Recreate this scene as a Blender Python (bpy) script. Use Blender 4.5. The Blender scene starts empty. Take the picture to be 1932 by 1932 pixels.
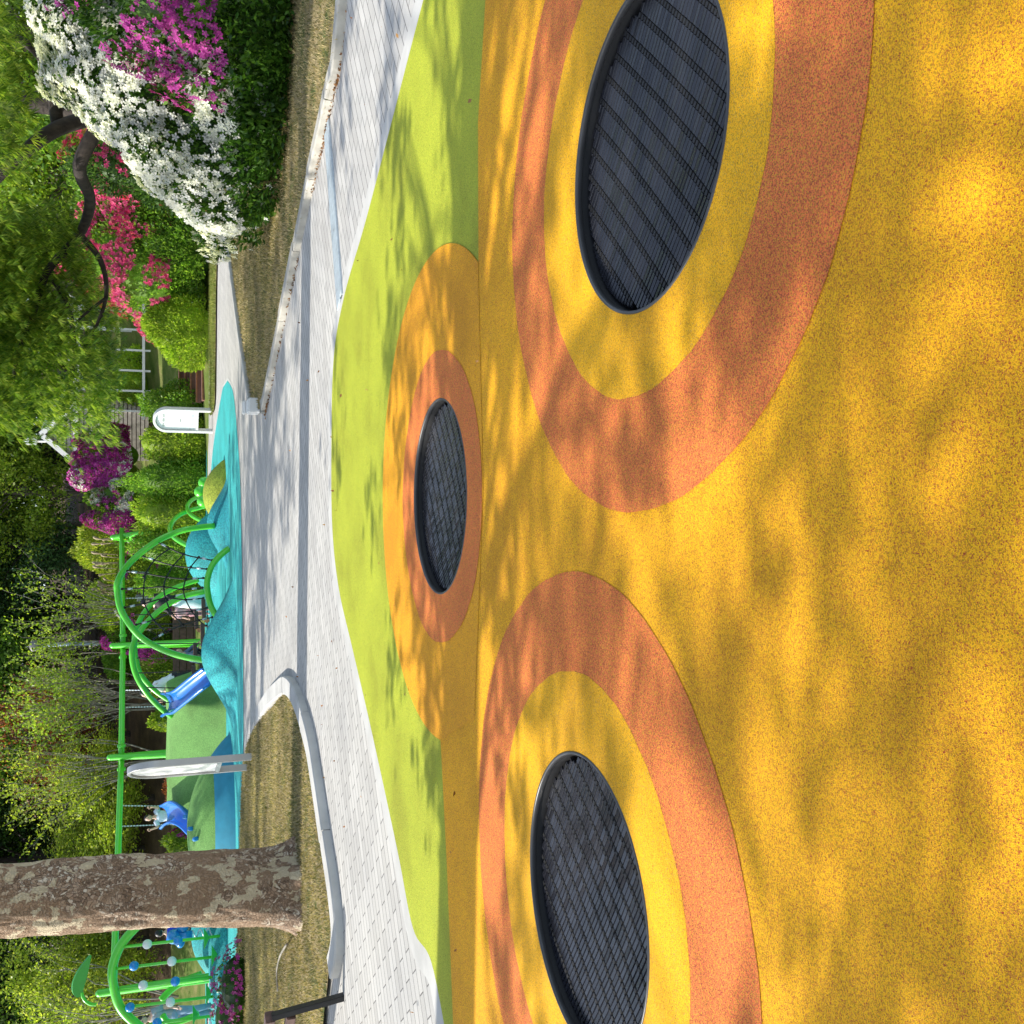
import bpy, bmesh, math, random
import numpy as np
from mathutils import Vector, Matrix, noise as mnoise
R = math.radians
random.seed(7); rng = np.random.default_rng(7)
scn = bpy.context.scene
col = scn.collection
# ------------------------------------------------------------------ camera
F, CX, H, P = 1935.0, 966.0, 1.5, R(19.65)
cam = bpy.data.cameras.new('camera'); camo = bpy.data.objects.new('camera', cam); col.objects.link(camo)
cam.sensor_width = 36; cam.sensor_fit = 'HORIZONTAL'; cam.angle = 2*math.atan(966/1935)
cam.clip_start = .05; cam.clip_end = 1000
right = Vector((1, 0, 0)); up = Vector((0, math.sin(P), math.cos(P))); back = Vector((0, -math.cos(P), math.sin(P)))
M = Matrix((-up, right, back)).transposed().to_4x4(); M.translation = Vector((0, 0, H))
camo.matrix_world = M; scn.camera = camo
# ------------------------------------------------------------------ sky and sun
SUN_EL = R(37); LDIR = Vector((math.cos(R(-5))*math.cos(SUN_EL), math.sin(R(-5))*math.cos(SUN_EL), -math.sin(SUN_EL)))
w = bpy.data.worlds.new('World'); scn.world = w; w.use_nodes = True
nt = w.node_tree; bg = nt.nodes['Background']
sk = nt.nodes.new('ShaderNodeTexSky'); sk.sky_type = 'NISHITA'; sk.sun_disc = False
sk.sun_elevation = SUN_EL; sk.sun_rotation = math.atan2(-LDIR.x, -LDIR.y)
hsk = nt.nodes.new('ShaderNodeHueSaturation'); hsk.inputs['Saturation'].default_value = .72; nt.links.new(sk.outputs[0], hsk.inputs['Color']); nt.links.new(hsk.outputs[0], bg.inputs[0]); bg.inputs[1].default_value = .15
sl = bpy.data.lights.new('sun', 'SUN'); sl.energy = 3.4; sl.angle = R(.5); sl.color = (1, .95, .86)
so = bpy.data.objects.new('sun', sl); col.objects.link(so); so.rotation_euler = LDIR.to_track_quat('-Z', 'Y').to_euler()
scn.view_settings.view_transform = 'Standard'; scn.view_settings.look = 'None'; scn.view_settings.exposure = 1.0
scn.view_settings.gamma = 1
scn.cycles.max_bounces = 8; scn.cycles.transparent_max_bounces = 4

# ------------------------------------------------------------------ pixel helpers (upright photo: U right, V down, 1932 wide)
sp, cp = math.sin(P), math.cos(P)
def ray(U, V):
    a = (U-CX)/F; b = (V-CX)/F
    return Vector((a, cp-b*sp, -sp-b*cp))
def G(U, V, z=0.):
    d = ray(U, V); t = (H-z)/(-d.z); return Vector((d.x*t, d.y*t, z))
def D(U, V, y):
    d = ray(U, V); t = y/d.y; return Vector((d.x*t, y, H+d.z*t))
def zq(x0, y0, s):
    k = 1932/3024
    def f(zx, zy, y): return D(1932-(y0+zy*s)*k, (x0+zx*s)*k, y)
    return f
Z6 = zq(300, 1300, .2588); Z7 = zq(300, 1650, .2588); Z8 = zq(300, 2100, .2588); Z5 = zq(0, 2600, .4141); Z9 = zq(200, 2750, .3663)

# ------------------------------------------------------------------ object helpers
def tag(o, label=None, cat=None, group=None, kind=None):
    if label: o['label'] = label
    if cat: o['category'] = cat
    if group: o['group'] = group
    if kind: o['kind'] = kind
    return o
def empty(name, loc, label, cat, group=None, rz=0):
    o = bpy.data.objects.new(name, None); col.objects.link(o); o.location = loc; o.rotation_euler = (0, 0, rz); o.empty_display_size = .2
    return tag(o, label, cat, group)
def link(name, me, m, parent=None, smooth=False, world=True):
    o = bpy.data.objects.new(name, me); col.objects.link(o)
    if m: me.materials.append(m)
    if smooth: me.polygons.foreach_set('use_smooth', [True]*len(me.polygons))
    if parent:
        o.parent = parent
        if world:
            mw = Matrix.Translation(parent.location) @ parent.rotation_euler.to_matrix().to_4x4()
            o.matrix_parent_inverse = mw.inverted() if parent.parent is None else parent['_inv'] if '_inv' in parent else Matrix()
    return o
def copy_tree(o, loc, rz=0., sc=(1, 1, 1), label=None, group=None):
    c = o.copy(); col.objects.link(c); c.location = loc; c.rotation_euler = (0, 0, rz); c.scale = sc
    if label: c['label'] = label
    if group: c['group'] = group
    for ch in o.children:
        d = ch.copy(); col.objects.link(d); d.parent = c
    return c
class MB:
    def __init__(s): s.v = []; s.f = []
    def add(s, vs, fs):
        n = len(s.v); s.v += [tuple(v) for v in vs]; s.f += [tuple(n+i for i in f) for f in fs]; return s
    def box(s, c, size, rot=None, taper=1.):
        x, y, z = [k/2 for k in size]; vs = []
        for dz in (-1, 1):
            t = taper if dz > 0 else 1
            for dx, dy in ((-1, -1), (1, -1), (1, 1), (-1, 1)): vs.append(Vector((dx*x*t, dy*y*t, dz*z)))
        if rot is not None: vs = [rot @ v for v in vs]
        c = Vector(c)
        return s.add([v+c for v in vs], [(3, 2, 1, 0), (4, 5, 6, 7), (0, 1, 5, 4), (1, 2, 6, 5), (2, 3, 7, 6), (3, 0, 4, 7)])
    def bar(s, a, b, w, t=None, upv=(0, 0, 1)):
        a = Vector(a); b = Vector(b); d = b-a; L = d.length; d.normalize(); u = Vector(upv)
        sd = d.cross(u)
        if sd.length < 1e-4: sd = Vector((1, 0, 0))
        sd.normalize(); u = sd.cross(d)
        rot = Matrix((sd, d, u)).transposed()
        return s.box((a+b)/2, (w, L, t or w), rot)
    def tube(s, pts, rad, n=10, cap=True):
        pts = [Vector(p) for p in pts]; k = len(pts)
        if not hasattr(rad, '__len__'): rad = [rad]*k
        d0 = (pts[1]-pts[0]).normalized(); u = d0.orthogonal().normalized(); vs = []; fs = []
        for i, p in enumerate(pts):
            d = (pts[min(i+1, k-1)]-pts[max(i-1, 0)]).normalized()
            u = (u-d*u.dot(d)).normalized(); v = d.cross(u)
            for j in range(n):
                a = 2*math.pi*j/n; vs.append(p+(u*math.cos(a)+v*math.sin(a))*rad[i])
        for i in range(k-1):
            for j in range(n):
                fs.append((i*n+j, i*n+(j+1) % n, (i+1)*n+(j+1) % n, (i+1)*n+j))
        if cap: fs.append(tuple(range(n))[::-1]); fs.append(tuple((k-1)*n+j for j in range(n)))
        return s.add(vs, fs)
    def ball(s, c, r, n=12, m=8, rot=None):
        if not hasattr(r, '__len__'): r = (r, r, r)
        c = Vector(c); vs = [Vector((0, 0, -r[2]))]; fs = []
        for i in range(1, m):
            t = math.pi*i/m
            for j in range(n):
                a = 2*math.pi*j/n; vs.append(Vector((r[0]*math.sin(t)*math.cos(a), r[1]*math.sin(t)*math.sin(a), -r[2]*math.cos(t))))
        vs.append(Vector((0, 0, r[2])))
        for j in range(n): fs.append((0, 1+(j+1) % n, 1+j))
        for i in range(m-2):
            for j in range(n): fs.append((1+i*n+j, 1+i*n+(j+1) % n, 1+(i+1)*n+(j+1) % n, 1+(i+1)*n+j))
        L = len(vs)-1
        for j in range(n): fs.append((L, L-n+j, L-n+(j+1) % n))
        if rot is not None: vs = [rot @ v for v in vs]
        return s.add([v+c for v in vs], fs)
    def mesh(s, name='m'):
        me = bpy.data.meshes.new(name); me.from_pydata(s.v, [], s.f); me.update(); return me
    def build(s, name, m, parent=None, smooth=False, bevel=0, world=True):
        me = s.mesh(name)
        if bevel:
            bm = bmesh.new(); bm.from_mesh(me)
            bmesh.ops.bevel(bm, geom=bm.edges[:], offset=bevel, segments=2, affect='EDGES'); bm.to_mesh(me); bm.free()
        return link(name, me, m, parent, smooth, world)
def smooth_path(pts, n=6, closed=False):
    pts = [Vector(p) for p in pts]; out = []; k = len(pts)
    rngk = range(k) if closed else range(k-1)
    for i in rngk:
        if closed: a, b, c, d = pts[i-1], pts[i], pts[(i+1) % k], pts[(i+2) % k]
        else: a, b, c, d = pts[max(i-1, 0)], pts[i], pts[i+1], pts[min(i+2, k-1)]
        for j in range(n):
            t = j/n
            out.append(.5*((2*b)+(c-a)*t+(2*a-5*b+4*c-d)*t*t+(3*b-a-3*c+d)*t**3))
    if not closed: out.append(pts[-1])
    return out
def ring(c, r, n=160, s=0):
    out = []
    for i in range(n):
        a = 2*math.pi*i/n; q = r+.0015*math.sin(a*17+s)+.001*math.sin(a*41+s*2)+.005*math.sin(a*5+s*3); out.append(Vector((c[0]+q*math.cos(a), c[1]+q*math.sin(a), 0)))
    return out
def circle(c, r, n=96): return [Vector((c[0]+r*math.cos(2*math.pi*i/n), c[1]+r*math.sin(2*math.pi*i/n), 0)) for i in range(n)]
def sheet(name, loops, z, m, kind='structure', label=None):
    """flat sheet: first loop is the outline, the others are holes"""
    cu = bpy.data.curves.new(name, 'CURVE'); cu.dimensions = '2D'; cu.fill_mode = 'BOTH'
    for lp in loops:
        s = cu.splines.new('POLY'); s.points.add(len(lp)-1); s.use_cyclic_u = True
        for i, p in enumerate(lp): s.points[i].co = (p[0], p[1], 0, 1)
    t = bpy.data.objects.new('tmp', cu); col.objects.link(t)
    bpy.context.view_layer.update()
    me = bpy.data.meshes.new_from_object(t.evaluated_get(bpy.context.evaluated_depsgraph_get()))
    bpy.data.objects.remove(t); bpy.data.curves.remove(cu)
    for v in me.vertices: v.co.z = z
    me.update()
    if len(me.polygons) and me.polygons[0].normal.z < 0: me.flip_normals()
    me.materials.clear(); o = link(name, me, m); 
    return tag(o, label, None, None, kind)
def inside(poly, x, y):
    c = np.zeros(len(x), bool); n = len(poly); j = n-1
    for i in range(n):
        xi, yi = poly[i][0], poly[i][1]; xj, yj = poly[j][0], poly[j][1]
        with np.errstate(divide='ignore', invalid='ignore'):
            c ^= ((yi > y) != (yj > y)) & (x < (xj-xi)*(y-yi)/(yj-yi+1e-12)+xi)
        j = i
    return c
# ------------------------------------------------------------------ materials
def node(nt, t, **k):
    n = nt.nodes.new(t)
    for a, b in k.items(): setattr(n, a, b)
    return n
def newmat(name):
    m = bpy.data.materials.new(name); m.use_nodes = True; t = m.node_tree; b = t.nodes['Principled BSDF']; return m, t, b
def ramp(t, fac, stops):
    r = node(t, 'ShaderNodeValToRGB'); e = r.color_ramp.elements
    while len(e) < len(stops): e.new(.5)
    for i, (p, c) in enumerate(stops): e[i].position = p; e[i].color = (*c, 1)
    t.links.new(fac, r.inputs[0]); return r.outputs[0]
def coords(t, scale=(1, 1, 1), rot=(0, 0, 0), which='Object'):
    c = node(t, 'ShaderNodeTexCoord'); mp = node(t, 'ShaderNodeMapping'); mp.inputs['Scale'].default_value = scale; mp.inputs['Rotation'].default_value = rot
    t.links.new(c.outputs[which], mp.inputs[0]); return mp.outputs[0]
def noise(t, vec, scale, detail=4, rough=.55):
    n = node(t, 'ShaderNodeTexNoise'); n.inputs['Scale'].default_value = scale; n.inputs['Detail'].default_value = detail; n.inputs['Roughness'].default_value = rough
    if vec: t.links.new(vec, n.inputs['Vector'])
    return n.outputs['Fac']
def mix(t, fac, a, b, mode='MIX'):
    n = node(t, 'ShaderNodeMix', data_type='RGBA', blend_type=mode)
    for i, v in ((0, fac), (6, a), (7, b)):
        if hasattr(v, 'links'): t.links.new(v, n.inputs[i])
        elif i == 0: n.inputs[0].default_value = v
        else: n.inputs[i].default_value = (*v, 1)
    return n.outputs[2]
def bump(t, b, h, strength=.3, dist=.01):
    n = node(t, 'ShaderNodeBump'); n.inputs['Strength'].default_value = strength; n.inputs['Distance'].default_value = dist
    t.links.new(h, n.inputs['Height']); t.links.new(n.outputs[0], b.inputs['Normal'])
def plain(name, c, rough=.6, metal=0, var=.15, scale=8, bmp=0, coat=0, spec=.5):
    m, t, b = newmat(name); v = coords(t); n = noise(t, v, scale)
    c = np.array(c); lo = tuple(c*(1-var)); hi = tuple(np.minimum(c*(1+var), .9))
    t.links.new(ramp(t, n, [(.3, lo), (.7, hi)]), b.inputs['Base Color'])
    b.inputs['Roughness'].default_value = rough; b.inputs['Metallic'].default_value = metal; b.inputs['Coat Weight'].default_value = coat
    b.inputs['Specular IOR Level'].default_value = spec
    if bmp: bump(t, b, noise(t, v, scale*6), bmp, .005)
    return m
def leafmat(name, dark, mid, light, trans=.4, gloss=.45, clump=1.2):
    m, t, b = newmat(name); g = node(t, 'ShaderNodeNewGeometry'); oi = node(t, 'ShaderNodeObjectInfo')
    c = ramp(t, g.outputs['Random Per Island'], [(0, dark), (.5, mid), (1, light)])
    n = noise(t, coords(t), clump, 2); c2 = ramp(t, n, [(.35, (.62, .62, .62)), (.68, (1.25, 1.22, 1.1))])
    c = mix(t, 1, c, c2, 'MULTIPLY')
    hs = node(t, 'ShaderNodeHueSaturation'); mr = node(t, 'ShaderNodeMapRange'); mr.inputs[3].default_value = .8; mr.inputs[4].default_value = 1.2
    t.links.new(oi.outputs['Random'], mr.inputs[0]); t.links.new(mr.outputs[0], hs.inputs['Value']); t.links.new(c, hs.inputs['Color']); c = hs.outputs[0]
    t.links.new(c, b.inputs['Base Color']); b.inputs['Roughness'].default_value = gloss; b.inputs['Specular IOR Level'].default_value = .35
    tr = node(t, 'ShaderNodeBsdfTranslucent'); ms = node(t, 'ShaderNodeMixShader'); ms.inputs[0].default_value = trans
    tc = mix(t, 1, c, (1.25, 1.3, .7), 'MULTIPLY')
    t.links.new(tc, tr.inputs[0]); t.links.new(b.outputs[0], ms.inputs[1]); t.links.new(tr.outputs[0], ms.inputs[2])
    t.links.new(ms.outputs[0], t.nodes['Material Output'].inputs[0]); return m
def rubber(name, base, alt, rare, frac=.3, rarefrac=.08, scale=380):
    m, t, b = newmat(name); v = coords(t)
    vo = node(t, 'ShaderNodeTexVoronoi', feature='F1'); vo.inputs['Scale'].default_value = scale; t.links.new(v, vo.inputs['Vector'])
    sep = node(t, 'ShaderNodeSeparateColor'); t.links.new(vo.outputs['Color'], sep.inputs[0])
    base = np.array(base)
    c = ramp(t, sep.outputs[0], [(0, tuple(base*.42)), (.4, tuple(base)), (1, tuple(np.minimum(base*1.3, .95)))])
    r2 = ramp(t, sep.outputs[1], [(0, (1, 1, 1)), (frac, (1, 1, 1)), (frac+.01, (0, 0, 0))]); c = mix(t, r2, c, alt)
    r3 = ramp(t, sep.outputs[2], [(0, (1, 1, 1)), (rarefrac, (1, 1, 1)), (rarefrac+.01, (0, 0, 0))]); c = mix(t, r3, c, rare)
    big = ramp(t, noise(t, v, 1.3, 5), [(.35, (.78, .75, .72)), (.5, (.97, .96, .95)), (.65, (1.08, 1.07, 1.05))]); c = mix(t, 1, c, big, 'MULTIPLY')
    dirt = ramp(t, noise(t, v, 22, 6, .7), [(.62, (1, 1, 1)), (.78, (.8, .74, .68))]); c = mix(t, 1, c, dirt, 'MULTIPLY')
    t.links.new(c, b.inputs['Base Color']); b.inputs['Roughness'].default_value = .75; b.inputs['Specular IOR Level'].default_value = .3
    bump(t, b, vo.outputs['Distance'], .55, .003); return m
YEL = (.90, .42, .004); RED = (.70, .17, .045); AMB = (.88, .39, .006); LIM = (.37, .41, .028); TEAL = (.045, .42, .40)
m_yel = rubber('yellow_rubber', YEL, (.62, .22, .02), (.42, .05, .02), .2, .035)
m_yel2 = rubber('yellow_rubber_ring', YEL, (.66, .34, .02), (.5, .3, .1), .16, .02)
m_red = rubber('terracotta_rubber', RED, (.70, .34, .03), (.36, .05, .03), .22, .1)
m_amb = rubber('amber_rubber', AMB, (.68, .26, .02), (.5, .12, .03), .2, .04)
m_lim = rubber('lime_rubber', LIM, (.55, .52, .04), (.22, .36, .02), .14, .1)
m_teal = rubber('teal_rubber', TEAL, (.03, .30, .34), (.07, .5, .45), .3, .1, 120)
m_tealm = rubber('teal_mound_rubber', (.035, .36, .36), (.02, .27, .32), (.02, .16, .2), .3, .1, 70)
m_tealm2 = rubber('deep_teal_mound_rubber', (.025, .30, .33), (.02, .24, .3), (.02, .14, .18), .3, .1, 70)
m_grnm = rubber('green_mound_rubber', (.17, .36, .09), (.13, .31, .07), (.10, .25, .06), .3, .12, 150)
m_olivm = rubber('olive_mound_rubber', (.36, .42, .05), (.26, .33, .04), (.16, .2, .03), .3, .1, 70)
m_bluem = rubber('blue_mound_rubber', (.03, .26, .38), (.03, .20, .40), (.05, .36, .42), .3, .1, 90) if False else plain('blue_mound_rubber', (.025, .25, .36), .7, var=.12, scale=5, bmp=.3)
m_green = plain('green_paint', (.10, .58, .035), .28, var=.04, coat=.4)
m_dgreen = plain('leaf_green_paint', (.035, .34, .03), .35, var=.05)
m_blue = plain('blue_plastic', (.01, .17, .62), .25, var=.06, coat=.5)
m_lblue = plain('ball_blue', (.01, .22, .62), .25, var=.03, coat=.4)
m_white = plain('white_paint', (.74, .74, .72), .45, var=.04)
m_wood = plain('brown_timber', (.10, .055, .045), .7, var=.35, scale=14, bmp=.3)
m_woodl = plain('orange_timber', (.34, .15, .07), .6, var=.3, scale=14)
m_rope = plain('black_rope', (.012, .012, .013), .6, var=.2)
m_steel = plain('galvanised_steel', (.50, .57, .62), .4, .5, var=.12, scale=20)
m_dark = plain('black_metal', (.025, .025, .026), .45, .3, var=.2)
m_grey = plain('grey_paint', (.22, .22, .21), .5, .2, var=.06)
m_skin = plain('skin', (.62, .38, .28), .5, var=.05)
m_hair = plain('black_hair', (.012, .009, .008), .45, var=.2)
m_eye = plain('eyes', (.01, .01, .01), .2, var=0)
def barkmat(name, a, b_, c_, scale=6, strength=.6):
    m, t, b = newmat(name); v = coords(t, (1, 1, .35)); n = noise(t, v, scale*2, 6, .65)
    t.links.new(ramp(t, n, [(.3, a), (.5, b_), (.72, c_)]), b.inputs['Base Color']); b.inputs['Roughness'].default_value = .85
    bump(t, b, noise(t, v, scale*5, 6, .7), strength, .02); return m
m_bark = barkmat('grey_bark', (.05, .04, .03), (.10, .08, .06), (.2, .17, .13))
m_barkp = barkmat('pale_bark', (.13, .12, .10), (.24, .22, .18), (.36, .33, .28))
m_barkd = barkmat('dark_bark', (.012, .009, .008), (.03, .022, .018), (.06, .045, .035))
def planebark():
    m, t, b = newmat('plane_tree_bark'); v = coords(t, (1, 1, .6)); v2 = coords(t, (1, 1, 1.25))
    wn = node(t, 'ShaderNodeTexNoise'); wn.inputs['Scale'].default_value = 7; wn.inputs['Detail'].default_value = 4; t.links.new(v, wn.inputs['Vector'])
    add = node(t, 'ShaderNodeVectorMath', operation='MULTIPLY_ADD'); add.inputs[1].default_value = (.22, .22, .3); t.links.new(wn.outputs['Color'], add.inputs[0]); t.links.new(v2, add.inputs[2])
    vo = node(t, 'ShaderNodeTexVoronoi', feature='DISTANCE_TO_EDGE'); vo.inputs['Scale'].default_value = 30; t.links.new(add.outputs[0], vo.inputs['Vector'])
    vc = node(t, 'ShaderNodeTexVoronoi', feature='F1'); vc.inputs['Scale'].default_value = 30; t.links.new(add.outputs[0], vc.inputs['Vector'])
    sp_ = node(t, 'ShaderNodeSeparateColor'); t.links.new(vc.outputs['Color'], sp_.inputs[0])
    c = ramp(t, sp_.outputs[0], [(0, (.17, .11, .07)), (.45, (.30, .20, .13)), (.75, (.42, .31, .22)), (1, (.62, .54, .43))])
    edge = ramp(t, vo.outputs['Distance'], [(0, (.36, .32, .28)), (.10, (1, 1, 1))]); c = mix(t, 1, c, edge, 'MULTIPLY')
    n2 = noise(t, v, 2.6, 5, .6); base = ramp(t, n2, [(.44, (0, 0, 0)), (.54, (.85, .85, .85))])
    c = mix(t, base, c, (.29, .19, .115))
    vp = node(t, 'ShaderNodeTexVoronoi', feature='F1'); vp.inputs['Scale'].default_value = 8; t.links.new(add.outputs[0], vp.inputs['Vector'])
    sc2 = node(t, 'ShaderNodeSeparateColor'); t.links.new(vp.outputs['Color'], sc2.inputs[0])
    pf = ramp(t, sc2.outputs[1], [(.58, (0, 0, 0)), (.59, (1, 1, 1))]); n3 = noise(t, v, 3.1, 5, .7); pf2 = ramp(t, n3, [(.50, (0, 0, 0)), (.52, (1, 1, 1))])
    pf = mix(t, 1, pf, pf2, 'MULTIPLY'); c = mix(t, pf, c, (.55, .46, .31))
    t.links.new(c, b.inputs['Base Color']); b.inputs['Roughness'].default_value = .85
    ad = node(t, 'ShaderNodeMath', operation='ADD'); t.links.new(edge, ad.inputs[0]); t.links.new(noise(t, v2, 30, 6, .7), ad.inputs[1])
    bump(t, b, ad.outputs[0], .8, .018); return m
m_plane = planebark()
def groundmat(name, stops, scale=3, fine=60, bstr=.6):
    m, t, b = newmat(name); v = coords(t); n = noise(t, v, scale, 6, .65); f = noise(t, v, fine, 4, .7)
    c = ramp(t, n, stops); c = mix(t, 1, c, ramp(t, f, [(.3, (.55, .55, .5)), (.7, (1.3, 1.28, 1.2))]), 'MULTIPLY')
    t.links.new(c, b.inputs['Base Color']); b.inputs['Roughness'].default_value = .95; b.inputs['Specular IOR Level'].default_value = .15
    bump(t, b, f, bstr, .02); return m
m_lawn = groundmat('dry_lawn', [(.40, (.09, .12, .035)), (.5, (.26, .21, .11)), (.7, (.42, .34, .2))], 2.2)
m_earth = groundmat('forest_floor', [(.35, (.05, .035, .022)), (.55, (.09, .06, .035)), (.7, (.14, .10, .05))], 1.2)
m_slope = groundmat('green_slope', [(.33, (.07, .13, .02)), (.5, (.14, .19, .045)), (.7, (.26, .24, .10))], 1.4)
def pavermat():
    m, t, b = newmat('concrete_pavers'); v = coords(t, (1, 1, 1), (0, 0, R(-38)))
    br = node(t, 'ShaderNodeTexBrick'); br.inputs['Scale'].default_value = 1; br.inputs['Brick Width'].default_value = .3; br.inputs['Row Height'].default_value = .1
    br.inputs['Mortar Size'].default_value = .005; br.inputs['Mortar Smooth'].default_value = .3; br.inputs['Bias'].default_value = 0
    br.inputs['Color1'].default_value = (.42, .405, .375, 1); br.inputs['Color2'].default_value = (.52, .505, .47, 1); br.inputs['Mortar'].default_value = (.15, .145, .135, 1)
    t.links.new(v, br.inputs['Vector'])
    c = mix(t, 1, br.outputs['Color'], ramp(t, noise(t, v, 1.1, 6, .6), [(.3, (.86, .86, .87)), (.7, (1.06, 1.05, 1.03))]), 'MULTIPLY')
    c = mix(t, 1, c, ramp(t, noise(t, v, 150, 3, .6), [(.3, (.84, .84, .84)), (.7, (1.1, 1.1, 1.1))]), 'MULTIPLY')
    c = mix(t, 1, c, ramp(t, noise(t, v, 9, 8, .75), [(.60, (1, 1, 1)), (.75, (.72, .7, .67))]), 'MULTIPLY')
    t.links.new(c, b.inputs['Base Color']); b.inputs['Roughness'].default_value = .8
    iv = node(t, 'ShaderNodeMath', operation='SUBTRACT'); iv.inputs[0].default_value = 1; t.links.new(br.outputs['Fac'], iv.inputs[1])
    bump(t, b, iv.outputs[0], .5, .004); return m
m_pave = pavermat()
m_conc = plain('concrete', (.47, .46, .43), .85, var=.14, scale=3, bmp=.4)
m_kerb = plain('kerb_stone', (.40, .38, .33), .85, var=.22, scale=6, bmp=.5)
L = leafmat
lf_bright = L('leaves_bright', (.15, .27, .02), (.30, .46, .04), (.50, .60, .09), .5)
lf_mid = L('leaves_mid', (.07, .18, .018), (.17, .35, .035), (.34, .52, .075), .45)
lf_dark = L('leaves_dark', (.014, .04, .010), (.04, .10, .018), (.10, .20, .035), .35)
lf_blueg = L('leaves_blue_green', (.03, .09, .035), (.09, .20, .07), (.2, .34, .13), .35)
lf_yel = L('leaves_yellow', (.16, .26, .02), (.33, .44, .045), (.54, .58, .10), .5)
lf_lace = L('laceleaf', (.08, .18, .015), (.20, .35, .035), (.42, .52, .08), .5)
lf_red = L('leaves_red', (.20, .05, .02), (.38, .12, .05), (.5, .22, .08), .45)
lf_az = L('azalea_leaves', (.02, .07, .008), (.06, .16, .018), (.16, .33, .04), .3, .33)
lf_plane = L('plane_leaves', (.06, .12, .015), (.12, .2, .03), (.2, .3, .05))
def petal(name, a, b_, c_): return L(name, a, b_, c_, .35, .6, 3)
pt_white = petal('white_petals', (.60, .62, .62), (.72, .73, .72), (.8, .8, .78))
pt_mag = petal('magenta_petals', (.26, .015, .19), (.42, .035, .32), (.58, .09, .42))
pt_pink = petal('coral_petals', (.62, .03, .16), (.82, .06, .26), (.9, .16, .34))
pt_pur = petal('purple_petals', (.22, .012, .15), (.36, .03, .25), (.5, .07, .34))

# ------------------------------------------------------------------ ground
TR = [((1.17, 2.95), 48), ((-1.41, 3.42), 55), ((.085, 5.36), 34)]; TRR = .525
holes = [circle(c, TRR+.004) for c, a in TR]
def V3(l): return [G(u, v) for u, v in l]
def hgt(x, y):
    """terrain height behind the play area"""
    s = np.clip((y-29.5)/9., 0, 1); s = s*s*(3-2*s)
    z = s*2.1+np.clip(y-38, 0, 60)*.13
    z = z+np.clip((x-1.5)/6, 0, 1)*np.clip((y-24.5)/5, 0, 1)*.5
    return z
def terrain():
    xs = np.concatenate([np.linspace(-90, -24, 12), np.linspace(-22, 26, 60), np.linspace(30, 90, 12)])
    ys = np.concatenate([[-60, -30, -8.1, -8.0], np.linspace(26.3, 60, 60), np.linspace(65, 160, 14)])
    X, Y = np.meshgrid(xs, ys); Z = hgt(X, Y)+.05*np.sin(X*1.3)*np.cos(Y*1.1)*(Y > 29)
    Z = np.where(Y < 27, -.02, Z); inner = (Y > -8.05) & (Y < 26) & (X > -40) & (X < 40); Z = np.where(inner, -.3, Z)
    n, k = X.shape; v = np.stack([X, Y, Z], -1).reshape(-1, 3)
    f = [(i*k+j, i*k+j+1, (i+1)*k+j+1, (i+1)*k+j) for i in range(n-1) for j in range(k-1)]
    # no faces right under the rubber pad (the trampoline pits are there)
    f = [q for q in f if not (v[q[0]][1] > -8.05 and v[q[0]][1] < -7.9)]
    me = bpy.data.meshes.new('ground'); me.from_pydata(v.tolist(), [], f); me.update()
    o = link('ground', me, m_earth, smooth=True); me.materials.append(m_slope)
    for q in me.polygons:
        if 26 < q.center.y < 41 and q.center.x > -4.5+.4*math.sin(q.center.y*1.7) or 26 < q.center.y < 33: q.material_index = 1
    o = o; tag(o, kind='structure'); return o
terrain()
mb = MB(); mb.add([(-90, -8, -.3), (90, -8, -.3), (90, 27, -.3), (-90, 27, -.3)], [(0, 1, 2, 3)]); tag(mb.build('ground_base', m_earth), kind='structure')
pave_out = [Vector(p) for p in ((-90, -8, 0), (90, -8, 0), (90, 28.6, 0), (-90, 28.6, 0))]
sheet('pavement', [pave_out]+holes, 0, m_pave)
lime_uv = [(-60, 850), (117, 815), (182, 780), (332, 750), (562, 700), (712, 665), (822, 640), (932, 628), (1072, 626), (1252, 630), (1372, 650), (1512, 690), (1702, 740), (1932, 800), (2050, 835)]
def off(pts, d):
    out = []
    for i, p in enumerate(pts):
        a = pts[max(i-1, 0)]; b = pts[min(i+1, len(pts)-1)]; t = (b-a).normalized(); out.append(p+Vector((-t.y, t.x, 0))*d)
    return out
lim_top = smooth_path(V3(lime_uv), 8)
close = [Vector((7, 2, 0)), Vector((7, -4, 0)), Vector((-7, -4, 0)), Vector((-7, 3, 0))]
lim = lim_top+[Vector((6.2, 3.6, 0)), Vector((6.5, 0, 0)), Vector((5, -3.6, 0)), Vector((-5, -3.6, 0)), Vector((-6.2, 0, 0)), Vector((-5.4, 4.2, 0))]
edg = off(lim_top, .16)+[Vector((6.5, 3.6, 0)), Vector((6.8, 0, 0)), Vector((5.2, -3.9, 0)), Vector((-5.2, -3.9, 0)), Vector((-6.5, 0, 0)), Vector((-5.7, 4.3, 0))]
sheet('concrete_edging', [edg]+holes, .002, m_conc)
sheet('lime_surface', [lim]+holes, .004, m_lim)
mc, mr = (.1, 5.42), 1.33
pts = []
a0 = math.atan2(4.66-mc[1], math.sqrt(mr**2-(4.66-mc[1])**2)); a1 = math.pi-math.asin((5.33-mc[1])/mr)
for i in range(60): a = a0+(a1-a0)*i/59; pts.append(Vector((mc[0]+mr*math.cos(a), mc[1]+mr*math.sin(a), 0)))
yel = pts+[G(500, 835), G(300, 845), G(0, 857), Vector((-4.6, 4.6, 0)), Vector((-5.4, 0, 0)), Vector((-4, -2.9, 0)), Vector((4, -2.9, 0)), Vector((5.4, 0, 0)), Vector((4.6, 4.3, 0)), G(1932, 918), G(1700, 904)]
sheet('yellow_surface', [yel]+holes, .006, m_yel)
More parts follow.
